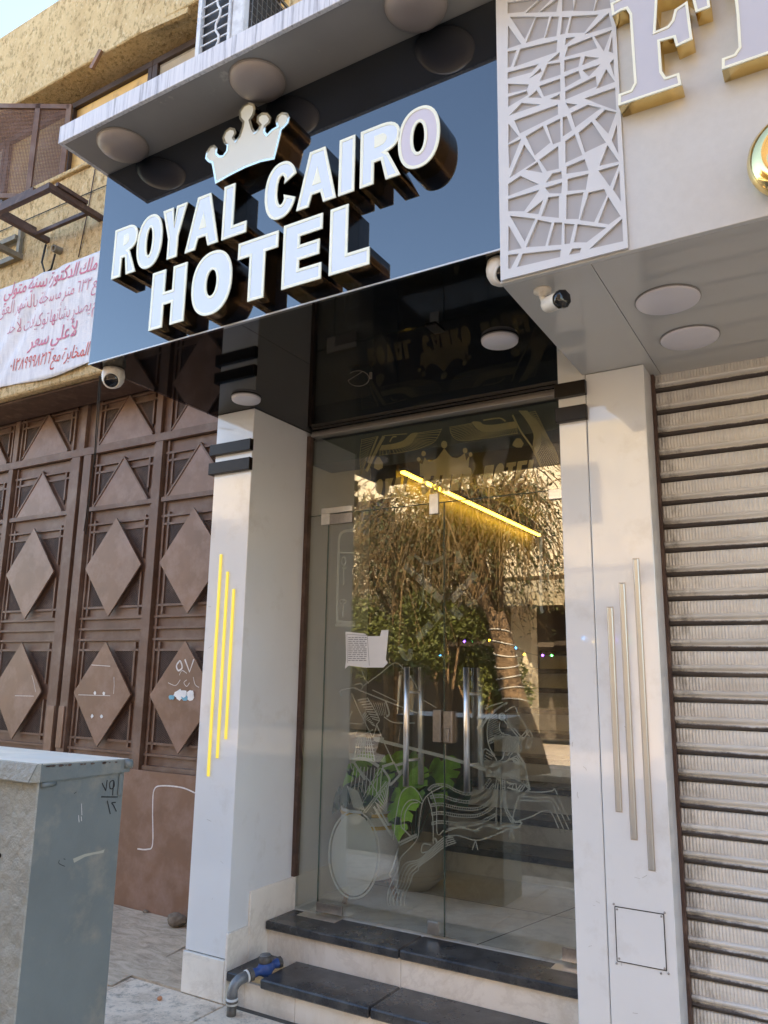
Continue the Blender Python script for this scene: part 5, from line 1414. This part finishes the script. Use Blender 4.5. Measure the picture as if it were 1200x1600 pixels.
# ------------------------------------------------------------------ water meter
wm = thing('water_meter', 'blue water meter with grey pipe set into the lower step', 'water meter', (-2.6, 3.1, 0))
ax0 = Vector((-2.622, 3.075, 0))
tube('lower_pipe', [ax0+Vector((0, 0, -.02)), ax0+Vector((0, 0, .05))], .026, M.grimy, wm, 16)
lathe('pipe_collar', ax0+Vector((0, 0, .048)), [(.027, 0), (.031, .002), (.031, .034), (.027, .036)], M.pale_tape, wm, 18)
lathe('pipe_collar', ax0+Vector((0, 0, .060)), [(.0315, 0), (.033, .002), (.033, .010), (.0315, .012)], M.grimy, wm, 18)
bend = [ax0+Vector((0, 0, .082))]
for k in range(9):
    a = k/8*R_(78); bend.append(ax0+Vector((.020*(1-math.cos(a))*1.0, .055*(1-math.cos(a)), .105+.062*math.sin(a))))
end = bend[-1]+Vector((.012, .034, .006)); bend.append(end)
tube('elbow', bend, .0285, M.pipe, wm, 18)
adir = Vector((.30, .93, .12)).normalized()
lathe('pipe_collar', end-adir*.004, [(.029, 0), (.033, .002), (.033, .010), (.029, .012)], M.pale_tape, wm, 18, adir)
lathe('union_nut', end+adir*.009, [(.026, 0), (.036, .003), (.036, .026), (.026, .030)], M.grimy, wm, 8, adir, False)
mb = end+adir*.038
lathe('meter_body', mb, [(.022, 0), (.024, .012), (.020, .03), (.030, .052), (.044, .068), (.047, .085), (.042, .105), (.028, .125), (.021, .14), (.026, .155), (.026, .165)], M.meter_blue, wm, 22, adir)
reg = mb+adir*.083+Vector((0, 0, .030))
lathe('register', reg, [(0, 0), (.036, 0), (.038, .006), (.038, .030), (.034, .034), (0, .035)], M.grimy, wm, 26, (-.05, -.05, 1))
lathe('register_lid', reg+Vector((-.002, -.002, .0345)), [(0, 0), (.031, 0), (.030, .006), (0, .007)], M.pipe, wm, 24, (-.05, -.05, 1))
lathe('outlet_nut', mb+adir*.165, [(.024, 0), (.03, .003), (.03, .022), (.02, .026)], M.grimy, wm, 8, adir, False)
#rock('mortar_lump', (-2.47, 3.41, .141), .040, M.stone, 'lump of mortar behind the blue water meter on the lower step', 'mortar', (1.2, .7, .35), 8)

wm.scale = (.86, .86, .86)
# ------------------------------------------------------------------ AC unit above the canopy
ac = thing('air_conditioner', 'white air conditioner outdoor unit behind a wire guard above the canopy', 'air conditioner', (-2.9, 3.0, 4.8))
axl, axr, ay, ay1 = -3.12, -2.758, 2.90, 3.30
box('casing', axl+.27, axr, ay, ay1, 4.85, 5.72, M.ac_white, ac, .008)
box('casing', axl, axl+.2695, ay+.03, ay1, 4.85, 5.72, M.ac_dark, ac, .003)
bar('grille_post', (axl+.01, ay+.02, 4.85), (axl+.01, ay+.02, 5.72), .03, .03, M.ac_white, ac)
bar('grille_post', (axl+.26, ay+.02, 4.85), (axl+.26, ay+.02, 5.72), .018, .03, M.ac_white, ac)
for k in range(12): bar('grille_wire', (axl+.02, ay+.012, 4.88+.07*k), (axl+.255, ay+.012, 4.88+.07*k), .009, .006, M.ac_white, ac)
tube('grille_wave', [(axl+.16+.02*math.sin(k*1.5), ay+.002, 4.86+.045*k) for k in range(20)], .008, M.ac_white, ac, 6)
box('coil', axr+.0005, axr+.006, ay+.05, ay1-.01, 4.88, 5.70, M.ac_dark, ac, 0)
bm = bmesh.new()
for k in range(16): abar(bm, (axr+.02, ay+.04, 4.86+.055*k), (axr+.02, ay1-.0, 4.86+.055*k), .004, .004, (1, 0, 0))
for k in range(9): abar(bm, (axr+.024, ay+.05+.042*k, 4.85), (axr+.024, ay+.05+.042*k, 5.72), .004, .004, (1, 0, 0))
o = obj('wire_guard', bm, M.wire_grey, ac); o['kind'] = 'stuff'
bar('guard_edge', (axr+.02, ay+.035, 5.72), (axr+.02, ay1+.02, 5.72), .02, .012, M.bracket_grey, ac, (1, 0, 0))
bar('wall_bracket', (axl, ay1+.2, 4.83), (axr, ay1+.2, 4.83), .04, .02, M.bracket_grey, ac, (0, 0, 1))
bar('wall_bracket', (axl+.1, ay+.02, 4.83), (axl+.1, WY+.09, 4.83), .04, .015, M.bracket_grey, ac, (0, 0, 1))
bar('wall_bracket', (axr-.05, ay+.02, 4.83), (axr-.05, WY+.09, 4.83), .04, .015, M.bracket_grey, ac, (0, 0, 1))

# ------------------------------------------------------------------ the far side of the street, seen in the glass
ob = thing('apartment_building', 'cream rendered building across the street mirrored in the glass doors', 'building', (-11, -12, 0))
oy = -10.5
box('wall', -26, -3.4, oy-6, oy, 4.1, 7.2, M.cream_wall, ob, 0)
box('ground_floor', -26, -3.4, oy-6, oy-1.6, 0, 4.09, M.brown_wall, ob, 0)
box('slab', -26.2, -3.3, oy-1.6, oy+.5, 3.86, 4.095, M.cream_wall, ob, 0)
for x in (-24, -20.5, -17, -13.6, -10.2, -6.8, -3.7): box('column', x-.25, x+.25, oy-.45, oy-.02, 0, 3.858, M.cream_wall, ob, 0)
for x in (-22.2, -18.7, -15.3, -11.9, -8.4, -5.2): box('shop_front', x-1.3, x+1.3, oy-1.59, oy-1.55, 0, 3.2, M.shop_dark, ob, 0)
for i, x in enumerate((-23, -20, -17, -14, -11, -8, -5)):
    for z0 in (4.9,):
        wn = box('window', x-.55, x+.55, oy+.001, oy+.05, z0, z0+1.35, M.dark_wood, ob, 0)
        box('pane', x-.47, x+.47, oy+.051, oy+.06, z0+.08, z0+1.27, M.win_dark, wn, 0)
aw = thing('shop_awning', 'tan cloth awning over the shop across the street', 'awning', (-7, oy+.9, 3.0))
bm = bmesh.new()
for k in range(10):
    x = -11.5+.8*k
    vs = [bm.verts.new(q) for q in ((x, oy+.51, 3.75), (x+.8, oy+.51, 3.75), (x+.8, oy+1.7, 3.35), (x, oy+1.7, 3.35))]; bm.faces.new(vs)
    vs = [bm.verts.new(q) for q in ((x, oy+1.7, 3.35), (x+.8, oy+1.7, 3.35), (x+.72, oy+1.7, 3.05), (x+.08, oy+1.7, 3.05))]; bm.faces.new(vs)
obj('cloth', bm, M.awning, aw)
# coloured bulbs strung under that awning
sb = thing('string_lights', 'string of small coloured bulbs across the street mirrored in the glass', 'string lights', (-6, oy+1.6, 2.4))
bulb = [emis('bulb_blue', (.05, .35, 1), 9), emis('bulb_violet', (.22, .08, 1), 9), emis('bulb_green', (.1, 1, .2), 6), emis('bulb_amber', (1, .65, .05), 6), emis('bulb_red', (1, .08, .06), 6)]
pts_ = [(-10.0+.2*k, oy+1.9, 2.15+.18*math.cos(k*.42)) for k in range(34)]
tube('wire', pts_, .006, M.rubber, sb, 5)
for k, p in enumerate(pts_):
    if k % 3 == 0: continue
    bmx = bmesh.new(); bmesh.ops.create_icosphere(bmx, subdivisions=1, radius=.028, matrix=Matrix.Translation(Vector(p)+Vector((0, 0, -.06+random.uniform(-.05, .08)))))
    obj('bulb', bmx, bulb[[0, 0, 3, 0, 1, 2, 0, 3, 4][k % 9]], sb, True)
bb = thing('brown_building', 'brown rendered building across the street right of the cream one', 'building', (4, -14, 0))
box('wall', -3.2, 30, -20, -12.5, 0, 15.0, M.brown_wall, bb, 0)
for x in (-1.5, 1.5, 4.5, 7.5, 11, 14.5, 18, 22):
    for z0 in (1.0, 4.2, 7.4, 10.6):
        wn = box('window', x-.6, x+.6, -12.499, -12.45, z0, z0+1.5, M.dark_wood, bb, 0)
        box('pane', x-.5, x+.5, -12.449, -12.44, z0+.1, z0+1.4, M.win_dark, wn, 0)
# trees across the street
def leaves_bm(bm, cen, rad, n, rd, size, hang=0):
    for _ in range(n):
        while True:
            p = Vector((rd.uniform(-1, 1), rd.uniform(-1, 1), rd.uniform(-1, 1)))
            if p.length < 1: break
        q = Vector((cen[0]+p.x*rad[0], cen[1]+p.y*rad[1], cen[2]+p.z*rad[2])); s = size*rd.uniform(.5, 1.4)
        a = Vector((rd.gauss(0, 1), rd.gauss(0, 1), rd.gauss(0, 1)-hang)).normalized(); b = a.orthogonal().normalized(); b = Matrix.Rotation(rd.uniform(0, 6.3), 3, a) @ b
        bm.faces.new([bm.verts.new(q-b*s*.3), bm.verts.new(q+a*s), bm.verts.new(q+b*s*.3), bm.verts.new(q-a*s*.4)])
def street_tree(label, x, y, lean, hgt, rad, seed, nl, ropes=False):
    rd = random.Random(seed); t = thing('street_tree', label, 'tree', (x, y, 0), 'trees across the street')
    P = [Vector((x+lean*k/7+.05*math.sin(k*1.7), y+.05*math.cos(k), hgt*.62*k/7)) for k in range(8)]
    tube('trunk', P, [rad*(1-.055*k)*(1.25 if k == 0 else 1) for k in range(8)], M.bark, t, 16)
    if ropes:
        for k in range(7):
            zz = 1.15+.19*k; f = zz/(hgt*.62)*7; i = int(f); c_ = P[i].lerp(P[i+1], f-i); rr = rad*(1-.055*f)+.012
            tube('rope', [c_+Vector((rr*math.cos(a), rr*math.sin(a), .04*math.sin(a+k))) for a in [j*math.pi/9 for j in range(19)]], .014, M.rope, t, 5)
    top = P[-1]; bmc = bmesh.new(); tw = bmesh.new()
    for k in range(9):
        a = 2*math.pi*k/9+rd.uniform(-.3, .3); L = hgt*rd.uniform(.25, .42); el = rd.uniform(.2, 1.2)
        e = top+Vector((math.cos(a)*math.cos(el), math.sin(a)*math.cos(el), math.sin(el)))*L
        m_ = top.lerp(e, .5)+Vector((0, 0, .15*L))
        tube('limb', [P[5] if k % 2 else top, m_, e], [rad*.5, rad*.3, rad*.08], M.bark, t, 7)
        for _ in range(46):                                   # drooping whippy twigs
            s0 = m_.lerp(e, rd.random())+Vector((rd.gauss(0, .25), rd.gauss(0, .25), rd.gauss(0, .2))); d = Vector((rd.gauss(0, .55), rd.gauss(0, .55), rd.uniform(-.5, .4)))
            pts = [s0]
            for j in range(6): d += Vector((rd.gauss(0, .12), rd.gauss(0, .12), -.28)); pts.append(pts[-1]+d*.24)
            atube(tw, pts, [.015, .013, .011, .009, .008, .006, .004], 3, False)
            for q in pts[1:]: leaves_bm(bmc, q, (.16, .16, .16), nl, rd, .055, .8)
    obj('twigs', tw, M.twig, t)['kind'] = 'stuff'
    o = obj('crown', bmc, M.tree_leaf, t); o['kind'] = 'stuff'
    return t
street_tree('leaning rope bound street tree across the road mirrored in the right door', -4.6, -5.2, -.9, 5.7, .23, 5, 4, True)
street_tree('twiggy street tree across the road mirrored in the left door', -8.2, -6.6, .3, 5.4, .15, 12, 5)
street_tree('street tree further left across the road', -12.5, -6.8, .4, 5.6, .17, 31, 3)
def bush(label, c, r, seed, n):
    rd = random.Random(seed); t = thing('bush', label, 'bush', (c[0], c[1], 0), 'bushes across the street')
    bm = bmesh.new()
    for k in range(8):
        q = (c[0]+rd.uniform(-.7, .7)*r, c[1]+rd.uniform(-.4, .4)*r, c[2]+rd.uniform(-.5, .5)*r)
        leaves_bm(bm, q, (r*.5, r*.45, r*.42), n//8, rd, .07)
    o = obj('foliage', bm, M.bush_leaf, t); o['kind'] = 'stuff'
    for k in range(5): tube('stem', [(c[0]+rd.uniform(-.2, .2), c[1], 0), (c[0]+rd.uniform(-.6, .6)*r, c[1]+rd.uniform(-.3, .3), c[2])], [.04, .015], M.bark, t, 6)
bush('large green bush across the road mirrored beside the door paper', (-7.2, -5.2, 2.3), 1.0, 3, 5200)
bush('third green bush across the road close to the leaning tree', (-6.0, -6.4, 1.5), .8, 6, 3000)
bush('fourth green bush across the road below the twiggy tree', (-8.2, -5.0, 2.5), .95, 9, 4200)
bush('fifth green bush across the road right beside the rope bound tree', (-6.3, -5.3, 2.5), .8, 10, 3600)
bush('second green bush across the road left of the first', (-9.2, -5.6, 2.1), 1.0, 4, 4200)
